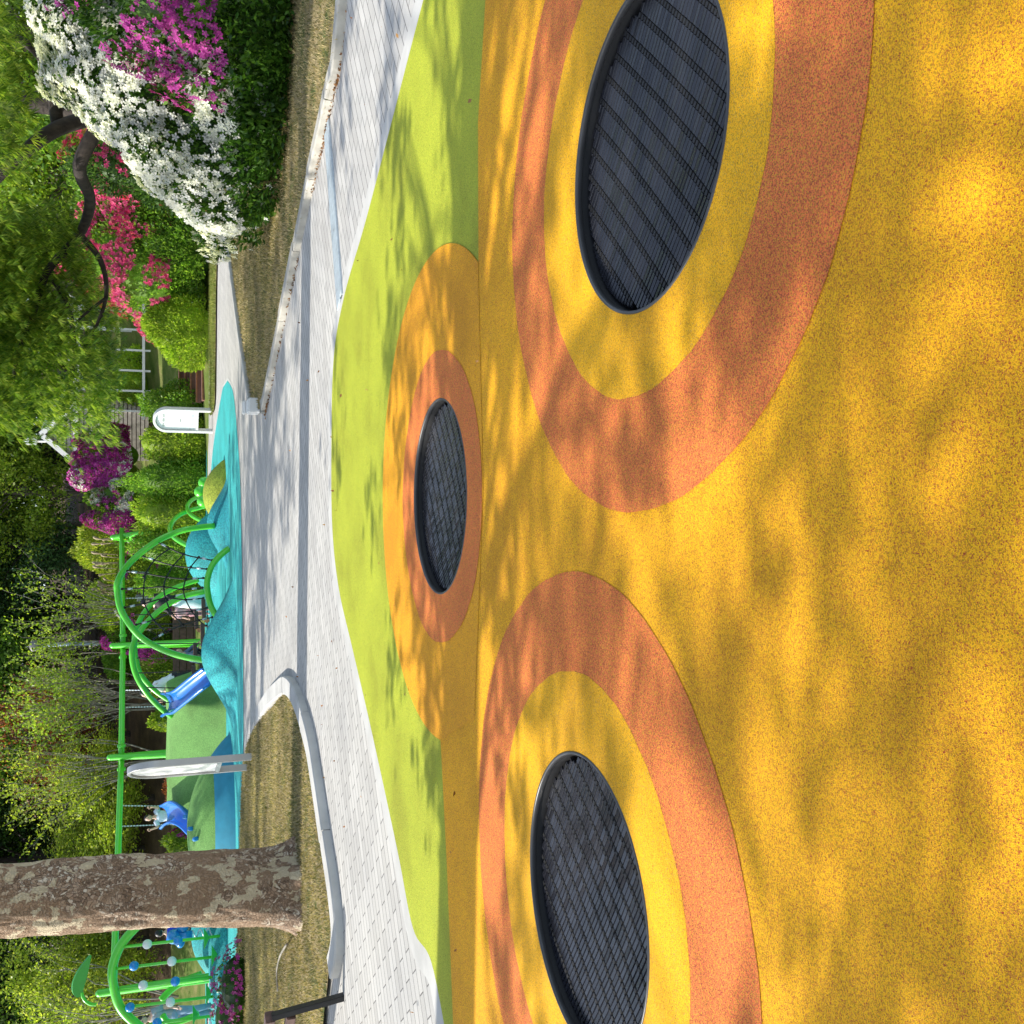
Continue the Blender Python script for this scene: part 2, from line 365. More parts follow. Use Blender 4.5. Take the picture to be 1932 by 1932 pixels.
# amber cap round the far trampoline, down to the line of the yellow field
cap = pts+[Vector((-1.0, 4.72, 0)), Vector((.1, 4.58, 0))]
sheet('amber_surface', [cap, holes[2]], .008, m_amb)
sheet('terracotta_ring', [ring((.085, 5.38), .79), holes[2]], .010, m_red)
for k, (c, r1, r2) in enumerate((((1.17, 3.0), 1.17, .795), ((-1.41, 3.46), 1.19, .82))):
    sheet('terracotta_ring', [ring(c, r1, s=k), ring(c, r2, s=k+2)], .008, m_red)
    sheet('yellow_disc', [ring(c, r2, s=k+2), holes[k]], .0085, m_yel2)

# ------------------------------------------------------------------ trampolines
m_slat, t_, b_ = newmat('trampoline_slats')
g_ = node(t_, 'ShaderNodeNewGeometry'); t_.links.new(ramp(t_, g_.outputs['Random Per Island'], [(0, (.012, .012, .016)), (1, (.020, .021, .027))]), b_.inputs['Base Color'])
b_.inputs['Roughness'].default_value = .24; b_.inputs['Specular IOR Level'].default_value = .28
bump(t_, b_, noise(t_, coords(t_), 300, 3), .12, .001)
m_rim = plain('rubber_rim', (.05, .05, .052), .36, var=.2, scale=10)
tl = ['slatted black trampoline sunk inside the big terracotta ring nearest the camera, at the right', 'slatted black trampoline inside the left terracotta ring, beside the lawn side', 'small looking far trampoline in the amber patch next to the lime surface']
for (c, ang), lab in zip(TR, tl):
    e = empty('trampoline', (c[0], c[1], 0), lab, 'trampoline', 'trampolines set into the rubber floor')
    mb = MB(); prof = [(TRR+.005, .004), (TRR+.005, .009), (TRR+.002, .0125), (TRR-.004, .0125), (TRR-.007, .008), (TRR-.007, -.010), (TRR-.002, -.013)]
    n = 128; vs = []; fs = []
    for (r, z) in prof:
        for j in range(n): a = 2*math.pi*j/n; vs.append((c[0]+r*math.cos(a), c[1]+r*math.sin(a), z))
    for i in range(len(prof)-1):
        for j in range(n): fs.append((i*n+j, (i+1)*n+j, (i+1)*n+(j+1) % n, i*n+(j+1) % n))
    mb.add(vs, fs); mb.build('rim', m_rim, e, True)
    mb = MB(); ca, sa = math.cos(R(ang)), math.sin(R(ang)); rm = TRR-.012; wd, ln = .0225, .082
    hb = MB()
    for i in range(-26, 27):
        for j in range(-7, 8):
            u0 = i*wd; v0 = j*ln
            # plate: long axis along v (across the hinge rows), short along u
            def lim_v(u): return math.sqrt(max(rm*rm-u*u, 0))
            u = abs(u0)+wd/2
            if u >= rm: continue
            lv = lim_v(u); va, vb = max(v0-ln/2+.009, -lv), min(v0+ln/2-.009, lv)
            if vb-va < .006: continue
            tz = random.uniform(-.0007, .0007); tw = random.uniform(-.0006, .0006); ua, ub = u0-wd/2+.0012, u0+wd/2-.0012
            def zz(a, b): return -.032-.014*(1-(a*a+b*b)/(rm*rm))
            vs = []
            for (a, b, dz) in ((ua, va, -.006), (ub, va, -.006), (ub, vb, -.006), (ua, vb, -.006),
                               (ua+.0025, va+.002, tz+tw), (ub-.0025, va+.002, -tz+tw), (ub-.0025, vb-.002, -tz-tw), (ua+.0025, vb-.002, tz-tw)):
                # hinge rows run along the direction ang, i.e. u runs along (ca,sa)
                vs.append((c[0]+a*ca-b*sa, c[1]+a*sa+b*ca, zz(a, b)+dz))
            mb.add(vs, [(4, 5, 6, 7), (0, 1, 5, 4), (1, 2, 6, 5), (2, 3, 7, 6), (3, 0, 4, 7)])
            if vb == v0+ln/2-.009 and lim_v(u) > v0+ln/2+.006:
                b = v0+ln/2; x, y = c[0]+u0*ca-b*sa, c[1]+u0*sa+b*ca
                hb.box((x, y, zz(u0, b)-.003), (.013, .016, .009), Matrix.Rotation(R(ang), 3, 'Z'))
    nf = len(mb.f); mb.add(hb.v, hb.f); mo = mb.build('mat', m_slat, e); mo.data.materials.append(m_rope)
    mo.data.polygons.foreach_set('material_index', [0]*nf+[1]*len(hb.f))
    mb = MB(); pc_ = circle(c, TRR-.002, 64); mb.add([(p.x, p.y, -.158) for p in pc_]+[(p.x, p.y, -.013) for p in pc_], [tuple(range(64))]+[(i, (i+1) % 64, 64+(i+1) % 64, 64+i) for i in range(64)]); mb.build('pit', m_rope, e)  # black colour of the pit walls carries the shade inside the recess

# ------------------------------------------------------------------ lawns, kerbs
lawnR_near = [G(1160, 500), G(1178, 507), G(1535, 582), G(1742, 628), G(1932, 655), Vector((7.5, 6.5, 0))]
lawnR_far = [Vector((22, 8, 0)), Vector((22, 19.5, 0)), G(1640, 424), G(1502, 432), G(1332, 455), G(1182, 478), G(1160, 487)]
lawnR = smooth_path(lawnR_near, 6)+smooth_path(lawnR_far, 6)
lawnL_near = [G(598, 520), G(616, 533), G(622, 548), G(597, 566), G(520, 590), G(432, 605), G(332, 620), G(240, 634), G(170, 640), G(130, 632), G(60, 624), G(-60, 615), Vector((-8, 9.6, 0))]
lawnL_far = [Vector((-14, 16.5, 0)), G(0, 449), G(200, 453), G(440, 460), G(507, 466), G(550, 480), G(580, 500)]
nearL = smooth_path(lawnL_near, 6); lawnL = nearL+smooth_path(lawnL_far, 6)
def lawn(name, loop, z=.1):
    sheet(name, [loop], z, m_lawn)
lawn('lawn', lawnR, .045); lawn('lawn', lawnL, .035)
farlawn = [G(1150, 398.5), G(1185, 398.5), G(1300, 398), G(1480, 400), Vector((14, 25.5, 0)), Vector((16, 21.5, 0)), G(1560, 417), G(1420, 411), G(1250, 409), G(1165, 407)]
sheet('lawn', [smooth_path(farlawn, 5, True)], .03, m_lawn)
def kerb(name, path, w=.14, h=.11, m=m_kerb, seg=1.0):
    vs = []; fs = []; o = off(path, w)
    mb = MB(); acc = 0; start = 0; runs = []
    for i in range(1, len(path)):
        acc += (path[i]-path[i-1]).length
        if acc > seg or i == len(path)-1: runs.append((start, i)); start = i; acc = 0
    for (a, b) in runs:
        k = b-a+1; P1 = [path[i].copy() for i in range(a, b+1)]; P2 = [o[i].copy() for i in range(a, b+1)]
        dz = random.uniform(-.006, .006)
        e0 = (P1[1]-P1[0]).normalized()*.004; P1[0] += e0; P2[0] += e0; e1 = (P1[-1]-P1[-2]).normalized()*.004; P1[-1] -= e1; P2[-1] -= e1
        vs = []; ch = .012
        for p, q in zip(P1, P2):
            d = (q-p).normalized()
            for (pt, z) in ((p, -.05), (p, h-ch+dz), (p+d*ch, h+dz), (q-d*ch, h+dz), (q, h-ch+dz), (q, -.05)): vs.append((pt.x, pt.y, z))
        fs = []
        for i in range(k-1):
            for j in range(5): fs.append((i*6+j, i*6+j+1, (i+1)*6+j+1, (i+1)*6+j))
        fs.append((0, 1, 2, 3, 4, 5)); fs.append(tuple((k-1)*6+j for j in range(6))[::-1]); mb.add(vs, fs)
    o = mb.build(name, m); tag(o, kind='structure'); 
    bm = bmesh.new(); bm.from_mesh(o.data); bmesh.ops.recalc_face_normals(bm, faces=bm.faces[:]); bm.to_mesh(o.data); bm.free()
    return o
kerb('kerb', smooth_path(lawnR_near, 10), .13, .075)
kerb('kerb', smooth_path([G(570, 494), G(598, 513)]+lawnL_near[1:10], 10), .2, .075, m_conc, 1.4)
kerb('kerb', smooth_path([G(1502, 432), G(1332, 455), G(1182, 478), G(1160, 487)], 10), .08, .10, m_conc, 1.4)
# white end stone
mb = MB(); c = G(1163, 488); mb.box((c.x, c.y-.15, .085), (.2, .42, .17)); mb.box((c.x, c.y+.08, .19), (.2, .12, .05))
tag(mb.build('end_stone', m_white, bevel=.015), 'small white painted stone block at the pointed tip of the right lawn', 'kerb stone')

# grass as stuff: short blades
def blades(name, loop, n, z, hgt_=.035, m=None, label='short dry straw coloured grass'):
    P_ = np.array([(p.x, p.y) for p in loop]); lo = P_.min(0); hi = P_.max(0); hi[0] = min(hi[0], 8.5); lo[0] = max(lo[0], -9)
    xy = rng.uniform(lo, hi, (n*2, 2)); xy = xy[inside([tuple(p) for p in P_], xy[:, 0], xy[:, 1])][:n]; n = len(xy)
    a = rng.uniform(0, 2*np.pi, n); h = hgt_*rng.uniform(.4, 1.4, n); w = rng.uniform(.004, .009, n); ln = rng.uniform(0, .04, n); b = rng.uniform(0, 2*np.pi, n)
    v = np.zeros((n, 3, 3)); v[:, 0, 0] = xy[:, 0]-np.cos(a)*w; v[:, 0, 1] = xy[:, 1]-np.sin(a)*w; v[:, 1, 0] = xy[:, 0]+np.cos(a)*w; v[:, 1, 1] = xy[:, 1]+np.sin(a)*w
    v[:, 2, 0] = xy[:, 0]+np.cos(b)*ln; v[:, 2, 1] = xy[:, 1]+np.sin(b)*ln; v[:, 0, 2] = z; v[:, 1, 2] = z; v[:, 2, 2] = z+h
    me = polymesh(name, v); o = link(name, me, m); tag(o, label, 'grass', None, 'stuff'); return o
def polymesh(name, v):
    """v: (n,k,3) array of separate k-gons"""
    n, k, _ = v.shape; me = bpy.data.meshes.new(name); me.vertices.add(n*k); me.vertices.foreach_set('co', v.reshape(-1).astype(np.float32))
    me.loops.add(n*k); me.loops.foreach_set('vertex_index', np.arange(n*k, dtype=np.int32)); me.polygons.add(n)
    me.polygons.foreach_set('loop_start', np.arange(0, n*k, k, dtype=np.int32)); me.update(calc_edges=True); me.validate(); return me
m_blade = L('grass_blades', (.12, .14, .045), (.38, .30, .16), (.56, .46, .28), .3, .7, .9)
m_bladeg = L('green_blades', (.10, .17, .03), (.22, .27, .06), (.36, .34, .12), .3, .7, .9)
blades('grass', lawnR, 90000, .045, .03, m_blade, 'short dry grass on the lawn in front of the big azaleas')
blades('grass', lawnL, 90000, .035, .028, m_blade, 'short dry grass round the foot of the big plane trunk')
blades('grass', smooth_path(farlawn, 5, True), 20000, .03, .05, m_bladeg, 'thin strip of grass beside the far path')

# ------------------------------------------------------------------ foliage generators
def rdir(n, up_bias=0):
    v = rng.normal(size=(n, 3)); v[:, 2] += up_bias; return v/np.linalg.norm(v, axis=1)[:, None]
def leaves(c, size, normal=None, aspect=.5, droop=0., spread=1.):
    """kite shaped leaves at points c"""
    n = len(c); d = rdir(n); 
    if normal is not None: d = d*spread+normal; d /= np.linalg.norm(d, axis=1)[:, None]
    d[:, 2] -= droop; d /= np.linalg.norm(d, axis=1)[:, None]
    s = np.cross(d, rdir(n)); s /= np.linalg.norm(s, axis=1)[:, None]; nn = np.cross(d, s)
    L_ = (size*rng.uniform(.6, 1.3, n))[:, None]; W = L_*aspect/2
    v = np.stack([c, c+d*L_*.45+s*W+nn*L_*.08, c+d*L_, c+d*L_*.45-s*W+nn*L_*.08], 1); return v
def flowers(c, nrm, size, k=5):
    n = len(c); nrm = nrm+rdir(n)*.45; nrm /= np.linalg.norm(nrm, axis=1)[:, None]
    s = np.cross(nrm, rdir(n)); s /= np.linalg.norm(s, axis=1)[:, None]; t = np.cross(nrm, s); out = []
    r = (size*rng.uniform(.8, 1.15, n))[:, None]
    for i in range(k):
        a = 2*np.pi*i/k; d = s*math.cos(a)+t*math.sin(a); e = -s*math.sin(a)+t*math.cos(a)
        out.append(np.stack([c, c+d*r*.6+e*r*.30+nrm*r*.25, c+d*r+nrm*r*.22, c+d*r*.6-e*r*.30+nrm*r*.25], 1))
    return np.concatenate(out, 0)
def sinnoise(p, f, seed=0):
    r = np.random.default_rng(seed); o = np.zeros(len(p))
    for i in range(6):
        k = r.normal(size=3)*f; o += np.sin(p@k+r.uniform(0, 6.28))
    return o/6
def core_mesh(rx, ry, rz, s=.72, up_only=True):
    mb = MB(); mb.ball((0, 0, rz*.35 if up_only else 0), (rx*s, ry*s, rz*s*(.75 if up_only else 1)), 14, 9); return mb
def dome_pts(n, rx, ry, rz, seed=0, rough=.16, depth=.25, low=0.02):
    """points and outward normals through the shell of a bushy dome standing on z=0"""
    d = rdir(n*3); d[:, 2] = np.abs(d[:, 2]); d = d[d[:, 2] > low][:n]; n = len(d)
    r = 1+rough*sinnoise(d*1., 3.2, seed)*2+.05*sinnoise(d, 14, seed+1)*2-rng.beta(1, 3, n)*depth
    p = d*r[:, None]*np.array([rx, ry, rz])
    bulge = 1+.18*np.exp(-((d[:, 2]-.3)/.3)**2); p[:, :2] *= bulge[:, None]
    nn = d/np.array([rx, ry, rz]); nn /= np.linalg.norm(nn, axis=1)[:, None]; return p, nn, d
def join_poly(v, core):
    """leaf quads + closed inner core as one mesh"""
    me = polymesh('foliage', v)
    if core is None: return me
    bm = bmesh.new(); bm.from_mesh(me); m2 = core.mesh(); bm.from_mesh(m2); bm.to_mesh(me); bm.free(); bpy.data.meshes.remove(m2); return me
def shrub(name, loc, rx, ry, rz, leafm, label, n=4000, size=.07, flw=None, group=None, seed=0, cat='shrub', rough=.16, stems=True, depth=.25, droop=0., rz_=0, stemm=None):
    e = empty(name, loc, label, cat, group, rz_)
    p, nn, d = dome_pts(n, rx, ry, rz, seed, rough, depth)
    v = leaves(p, size, nn+np.array([0, 0, .5]), .45, droop)
    me = join_poly(v, core_mesh(rx, ry, rz)); link('foliage', me, leafm, e, world=False)
    if flw:
        for (pm, k, fs, fn) in flw:
            p, nn, d = dome_pts(k, rx*1.03, ry*1.03, rz*1.03, seed, rough, .06)
            keep = fn(p, d); p = p[keep]; nn = nn[keep]
            if len(p) < 2: continue
            o = link('blossoms', polymesh('blossoms', flowers(p, nn, fs)), pm, e, world=False); o['kind'] = 'stuff'
    if stems:
        mb = MB()
        for i in range(9):
            a = random.uniform(0, 6.28); r = random.uniform(.3, .8)
            q = Vector((math.cos(a)*rx*r, math.sin(a)*ry*r, rz*random.uniform(.3, .6)))
            mb.tube([Vector((q.x*.35, q.y*.35, -.15)), q*.6+Vector((0, 0, .02)), q], [.022, .016, .008], 5)
        mb.build('stem', stemm or m_bark, e, True, world=False)
    return e
def tree_mesh(seed, height, base, cr, nclump, leafn, size, trunk_r, lean=0, droop=0., aspect=.5, clump_r=.9, flat=1.):
    """returns trunk mesh-builder and crown leaf array, standing on the origin"""
    r = random.Random(seed); mb = MB(); top = Vector((lean, 0, height*.82)); k = 9; tp = []; tr = []
    for i in range(k):
        t = i/(k-1); tp.append(Vector((lean*t+.12*math.sin(t*5+seed)*t, .12*math.cos(t*4+seed)*t, -.2+t*(top.z+.2)))); tr.append(trunk_r*(1-.82*t)*(1+.5*math.exp(-t*14)))
    mb.tube(tp, tr, 12); vs = []
    for i in range(nclump):
        while True:
            q = Vector((r.uniform(-1, 1), r.uniform(-1, 1), r.uniform(-1, 1)))
            if q.length < 1: break
        q = q.normalized()*q.length**.5 if r.random() < .8 else q
        cz = (base+height)/2; c = Vector((q.x*cr*.85+lean*.7, q.y*cr*.85, cz+q.z*(height-base)/2*.88))
        t = min(max((c.z-.6*cr*abs(q.length)*.6)/top.z, base/top.z*.75), .97); ii = t*(k-1); i0 = int(ii); s = tp[i0].lerp(tp[min(i0+1, k-1)], ii-i0)
        m = s.lerp(c, .5)+Vector((0, 0, .12*cr)); br = trunk_r*.28*(1-t*.5)
        mb.tube(smooth_path([s, m, c], 3), [br*(1-.14*j) for j in range(7)], 6)
        n = int(leafn/nclump*r.uniform(.6, 1.4)); rr = clump_r*r.uniform(.7, 1.25)
        pts = rng.normal(size=(n, 3))*np.array([rr*.52, rr*.52, rr*.38*flat])+np.array(c)
        if droop: pts[:, 2] -= rng.uniform(0, 1, n)**2*droop
        vs.append(leaves(pts, size, rng.normal(size=(1, 3))*0+np.array([[0, 0, .2]]), aspect, droop*.5))
    return mb, np.concatenate(vs, 0)
kinds = {}
def make_kind(key, leafm, barkm, **k):
    mb, v = tree_mesh(**k); me = polymesh('crown', v); me.materials.append(leafm); tm = mb.mesh('trunk'); tm.materials.append(barkm)
    tm.polygons.foreach_set('use_smooth', [True]*len(tm.polygons)); kinds[key] = (tm, me)
def place(key, x, y, label, s=1., rz=None, z=None, name='tree', group=None, sz=None):
    if z is None: z = float(hgt(np.array(x), np.array(y)))
    e = empty(name, (x, y, z), label, 'tree', group, random.uniform(0, 6.28) if rz is None else rz); e.scale = (s, s, sz or s)
    for nm, me in zip(('trunk', 'crown'), kinds[key]):
        o = bpy.data.objects.new(nm, me); col.objects.link(o); o.parent = e
    return e
make_kind('plane', lf_plane, m_plane, seed=3, height=12, base=5.6, cr=4.2, nclump=78, leafn=2900, size=.17, trunk_r=.3, aspect=.8, clump_r=.38)
make_kind('plane_slim', lf_plane, m_plane, seed=6, height=12, base=6.2, cr=3.6, nclump=84, leafn=3300, size=.16, lean=2.3, trunk_r=.075, aspect=.8, clump_r=.36)
make_kind('plane_tall', lf_plane, m_plane, seed=4, height=15, base=9.5, cr=4.2, nclump=105, leafn=4600, size=.16, trunk_r=.5, aspect=.8, clump_r=.38)
make_kind('bright', lf_bright, m_bark, seed=5, height=7.5, base=1.2, cr=2.7, nclump=46, leafn=16000, size=.13, trunk_r=.15, clump_r=.9)
make_kind('mid', lf_mid, m_bark, seed=9, height=9, base=1.0, cr=3.1, nclump=50, leafn=18000, size=.15, trunk_r=.2, clump_r=1.0)
make_kind('dark', lf_dark, m_barkd, seed=11, height=11, base=.8, cr=3.2, nclump=60, leafn=20000, size=.18, trunk_r=.25, clump_r=1.1)
make_kind('blueg', lf_blueg, m_barkd, seed=14, height=9, base=.6, cr=2.8, nclump=50, leafn=20000, size=.13, trunk_r=.2, clump_r=.9)
make_kind('yellow', lf_yel, m_barkd, seed=17, height=5.2, base=.6, cr=2.2, nclump=40, leafn=15000, size=.12, trunk_r=.09, clump_r=.7, droop=.5)
make_kind('red', lf_red, m_barkd, seed=19, height=4.5, base=1.0, cr=2.0, nclump=26, leafn=9000, size=.12, trunk_r=.08, clump_r=.7)

# ------------------------------------------------------------------ big plane tree in view and its neighbours outside the frame
def big_trunk():
    e = empty('plane_tree', (-3.9, 10.75, .03), 'massive plane tree trunk with flaking mottled bark standing on the left lawn', 'tree')
    k = 150; n = 160; ht = 6.2; vs = []; fs = []
    cx = lambda z: -3.9+.068*z+.03*math.sin(z*1.1); cy = lambda z: 10.75+.02*z
    for i in range(k):
        z = ht*(i/(k-1)); r0 = .365-.014*z+.10*math.exp(-z*4.5)
        for j in range(n):
            a = 2*math.pi*j/n; q = Vector((math.cos(a), math.sin(a), 0))
            lob = 1+.04*math.sin(a*3+.8)+.03*math.sin(a*5+z*.4)+.13*math.exp(-z*5)*math.sin(a*6+1)
            nz = mnoise.fractal(Vector((q.x*3, q.y*3, z*2.6)), 1., 2., 4)*.022+mnoise.noise(Vector((q.x*11, q.y*11, z*13)))*.009
            r = r0*lob+nz; vs.append((cx(z)+q.x*r, cy(z)+q.y*r, .02+z))
    for i in range(k-1):
        for j in range(n): fs.append((i*n+j, i*n+(j+1) % n, (i+1)*n+(j+1) % n, (i+1)*n+j))
    mb = MB(); mb.add(vs, fs)
    r = random.Random(4); tops = []
    for i in range(18):
        a = r.uniform(0, 6.28); rad = r.uniform(1.0, 4.6); z1 = r.uniform(7.5, 12.5); s = Vector((cx(6.1), cy(6.1), 5.7)); t = s+Vector((math.cos(a)*rad, math.sin(a)*rad, z1-5.7))
        mb.tube(smooth_path([s, s.lerp(t, .45)+Vector((0, 0, .5)), t], 4), [.19-.02*j for j in range(9)], 8); tops.append(t)
    mb.build('trunk', m_plane, e, True)
    vs = []
    for t in tops:
        for q in range(8):
            c = np.array(t)+rng.normal(size=3)*np.array([1.2, 1.2, .9]); pts = rng.normal(size=(42, 3))*np.array([.24, .24, .18])+c; vs.append(leaves(pts, .17, None, .8))
    link('crown', polymesh('crown', np.concatenate(vs, 0)), lf_plane, e)
big_trunk()
offs = [('plane_tall', -8.2, 5.55, 1.0, .4, 'plane tree beyond the left edge whose trunk shades the trampolines'), ('plane', -7.2, .7, .74, 2.1, 'plane tree left of the near rubber floor'),
        ('plane', -6.9, 5.35, .74, 1.4, 'low plane tree just beyond the left edge, in line with the tall one'), ('plane_slim', -9.9, 3.1, .9, 3.4, 'plane tree in the second row left of the near floor'),
        ('plane_slim', -10.4, -2.0, .9, 4.6, 'plane tree behind and left of the camera'), ('plane_tall', -12.8, 15.4, .95, 4.1, 'tall plane tree left of the lawn whose shade crosses the far paving'), ('plane', -19.5, 16, 1.0, 5.2, 'plane tree far left beside the play mounds'),
        ('plane', -13.5, 18.4, .95, 2.6, 'plane tree left of the climbing frame')]
for (ky, x, y, s, rz, lab) in offs: place(ky, x, y, lab, s, rz, 0, 'plane_tree')
#@@PART2
# ------------------------------------------------------------------ play area: teal floor and mounds
teal = smooth_path([G(1214, 430), G(1190, 441), G(1120, 448), G(1050, 453), G(950, 456), G(700, 459.5), G(470, 460), G(200, 456), G(0, 452), G(-200, 448)], 6)+ \
    smooth_path([G(-200, 396), G(200, 394), G(600, 393), G(900, 393), G(1010, 397), G(1080, 402), G(1150, 412), G(1200, 421)], 6)
sheet('teal_surface', [off(teal, .06)], .004, m_conc); sheet('teal_surface', [teal], .009, m_teal)
sheet('teal_surface', [smooth_path([G(1110, 390), G(1000, 388.2), G(850, 387), G(500, 388), G(0, 388), G(0, 390), G(500, 391), G(850, 390.5), G(1000, 391)], 4, True)], .006, m_teal)
def mound(name, c, rx, ry, h, m, label, prof='cos', rz=0, n=40, cut=None, rim=.0, group=None):
    vs = []; fs = []; rings = 22; seg = 56; ca, sa = math.cos(rz), math.sin(rz)
    for i in range(rings+1):
        r = i/rings
        if prof == 'cos': z = h*math.cos(math.pi/2*r)**2
        elif prof == 'dome': z = h*(1-r**2.2)
        else: z = h*min(1, (1-r)*prof)
        for j in range(seg):
            a = 2*math.pi*j/seg; x, y = math.cos(a)*r*rx, math.sin(a)*r*ry
            if i == 0: x = y = 0
            vs.append((c[0]+x*ca-y*sa, c[1]+x*sa+y*ca, z+(.0 if i < rings else -.03)))
    for i in range(rings):
        for j in range(seg): fs.append((i*seg+j, (i+1)*seg+j, (i+1)*seg+(j+1) % seg, i*seg+(j+1) % seg))
    mb = MB(); mb.add(vs, fs); o = mb.build(name, m, None, True)
    tag(o, label, 'play mound', group); return o
gm = 'rubber play mounds on the teal floor'
p = G(688, 447); mound('play_mound', (p.x, p.y+1.0, 0), 1.5, 1.35, .55, m_tealm, 'broad teal rubber mound at the front of the play area, below the blue slide', group=gm)
p = G(943, 434); mound('play_mound', (p.x, p.y+.9, 0), 1.0, .9, .37, m_tealm2, 'low teal mound carrying the right foot of the big climbing arch', group=gm)
p = G(1000, 428); mound('play_mound', (p.x, p.y+.6, 0), .72, .62, .42, m_olivm, 'small olive yellow mound at the right end of the teal floor', 'dome', group=gm)
p = G(886, 412); mound('play_mound', (p.x, p.y+1.0, 0), 1.02, .95, .66, m_tealm, 'rounded teal mound behind the climbing net', 'dome', group=gm)
p = G(330, 446); mm = mound('play_mound', (p.x, p.y+1.35, 0), 1.75, 1.35, .78, m_grnm, 'green and blue mound studded with blue pegs, right of the big trunk', 'dome', group=gm)
mm.data.materials.append(m_bluem)
for f in mm.data.polygons:
    if f.center.z < .34: f.material_index = 1
mmc = (p.x, p.y+1.35)
for k, (u, v, y) in enumerate(((310, 380, p.y+.75), (352, 392, p.y+.7), (372, 396, p.y+.9), (300, 405, p.y+.25), (392, 372, p.y+1.5))):
    q = D(u, v, y); dx, dy = (q.x-mmc[0])/1.75, (q.y-mmc[1])/1.35; r = min(math.hypot(dx, dy), .95); z = .78*(1-r**2.2)
    mb = MB(); nn = Vector((dx, dy, .9)).normalized(); b0 = Vector((q.x, q.y, z)); mb.tube([b0-nn*.05, b0+nn*.07, b0+nn*.085], [.04, .04, .03], 12)
    o = mb.build('climbing_peg', m_lblue, None, True); tag(o, ['blue peg high on the green mound near its left side', 'blue peg in the middle of the green mound face', 'blue peg at the right shoulder of the green mound', 'lowest blue peg on the blue skirt of the mound', 'blue peg at the back edge of the green mound by the slide foot'][k], 'peg', 'pegs on the green mound')
# green hill between the slides
def hill():
    x0, x1 = D(640, 400, 21.6).x, D(345, 400, 21.6).x; x0, x1 = min(x0, x1), max(x0, x1); nx, ny = 70, 40; y0, y1 = 20.9, 26.2; vs = []
    ztop = D(500, 317, 22.8).z
    for j in range(ny):
        for i in range(nx):
            x = x0+(x1-x0)*i/(nx-1); y = y0+(y1-y0)*j/(ny-1); t = i/(nx-1)
            fx = min(1, (1-t)*7.0, t*9+.0); fx = fx*fx*(3-2*fx)
            fy = min(1, (y-y0)/2.1); fy = math.sin(fy*math.pi/2)**1.15; fb = min(1, (y1-y)/1.2)
            z = ztop*fx*fy*fb+.02*math.sin(x*4+y*3)*fy*fx
            vs.append((x, y, z-.01))
    fs = [(j*nx+i, j*nx+i+1, (j+1)*nx+i+1, (j+1)*nx+i) for j in range(ny-1) for i in range(nx-1)]
    mb = MB(); mb.add(vs, fs); o = mb.build('slide_hill', m_grnm, None, True)
    tag(o, 'long flat topped green rubber hill with a blue slide at each end', 'play mound', gm)
hill()
def slide(name, pts, wid, label, rims=.13):
    """trough swept along pts; floor + two rounded side walls"""
    pts = smooth_path(pts, 8); vs = []; k = len(pts); prof = []
    for a in np.linspace(0, math.pi, 11): prof.append((-math.cos(a)*wid/2, -math.sin(a)*.16+rims))
    prof = [(-wid/2-.05, rims-.04), (-wid/2-.035, rims+.015)]+prof+[(wid/2+.035, rims+.015), (wid/2+.05, rims-.04)]
    under = [(x*1.02, z-.045) for x, z in prof[2:-2]][::-1]; prof = prof+under; n = len(prof)
    for i, p in enumerate(pts):
        d = (pts[min(i+1, k-1)]-pts[max(i-1, 0)]).normalized(); s = d.cross(Vector((0, 0, 1))).normalized(); u = s.cross(d)
        fl = 1+.12*max(0, 1-i/6)
        for (x, z) in prof: vs.append(p+s*x*fl+u*z)
    fs = [(i*n+j, (i+1)*n+j, (i+1)*n+(j+1) % n, i*n+(j+1) % n) for i in range(k-1) for j in range(n)]
    fs.append(tuple(range(n))); fs.append(tuple((k-1)*n+j for j in range(n))[::-1])
    mb = MB(); mb.add(vs, fs); o = mb.build(name, m_blue, None, True); tag(o, label, 'slide', 'blue slides on the green hill')
    bm = bmesh.new(); bm.from_mesh(o.data); bmesh.ops.recalc_face_normals(bm, faces=bm.faces[:]); bm.to_mesh(o.data); bm.free()
slide('slide', [D(603, 316, 21.9), D(605, 323, 21.6), D(608, 338, 21.2), D(624, 359, 20.8), D(638, 377, 20.5), D(650, 393, 20.3)], .36, 'blue plastic slide running down the right end of the green hill')
slide('slide', [D(391, 313, 22.5), D(397, 322, 22.2), D(401, 334, 21.9), D(394, 350, 21.6), D(379, 365, 21.3), D(364, 381, 21.1)], .36, 'blue plastic slide at the left end of the green hill, behind the pegged mound')
# ------------------------------------------------------------------ climbing frame with rope net
cf = empty('rope_climber', (G(820, 430).x, 20, 0), 'bright green tubular climbing arches with black rope net and orange foot steps', 'climbing frame')
def arch(pts, r, ext=None, m=m_green, par=None, name='arch'):
    pts = smooth_path(pts, 5); mb = MB(); mb.tube(pts, r, 12); return mb.build(name, m, par or cf, True)
A = [D(940, 404, 20.6), D(934.4, 357, 20.5), D(924.5, 324, 20.5), D(908, 291, 20.4), D(878, 252.9, 20.4), D(853, 231.3, 20.3), D(831.5, 221.4, 20.2), D(815, 221.5, 20.2), D(785, 227, 20.1), D(759, 241, 20), D(734, 261, 20), D(717.4, 284, 20), D(702.5, 315.7, 20), D(692.6, 348.7, 20), D(686, 388, 20)]
arch(A, .058)
B = [D(897, 433, 20.0), D(893, 426, 20), D(880, 411.6, 20), D(862, 398.4, 20), D(836.5, 391, 20), D(815, 391.8, 20), D(792, 396.7, 20), D(772, 406.7, 19.9), D(759, 418, 19.8), D(745, 432, 19.7)]
arch(B, .058, m=m_green)
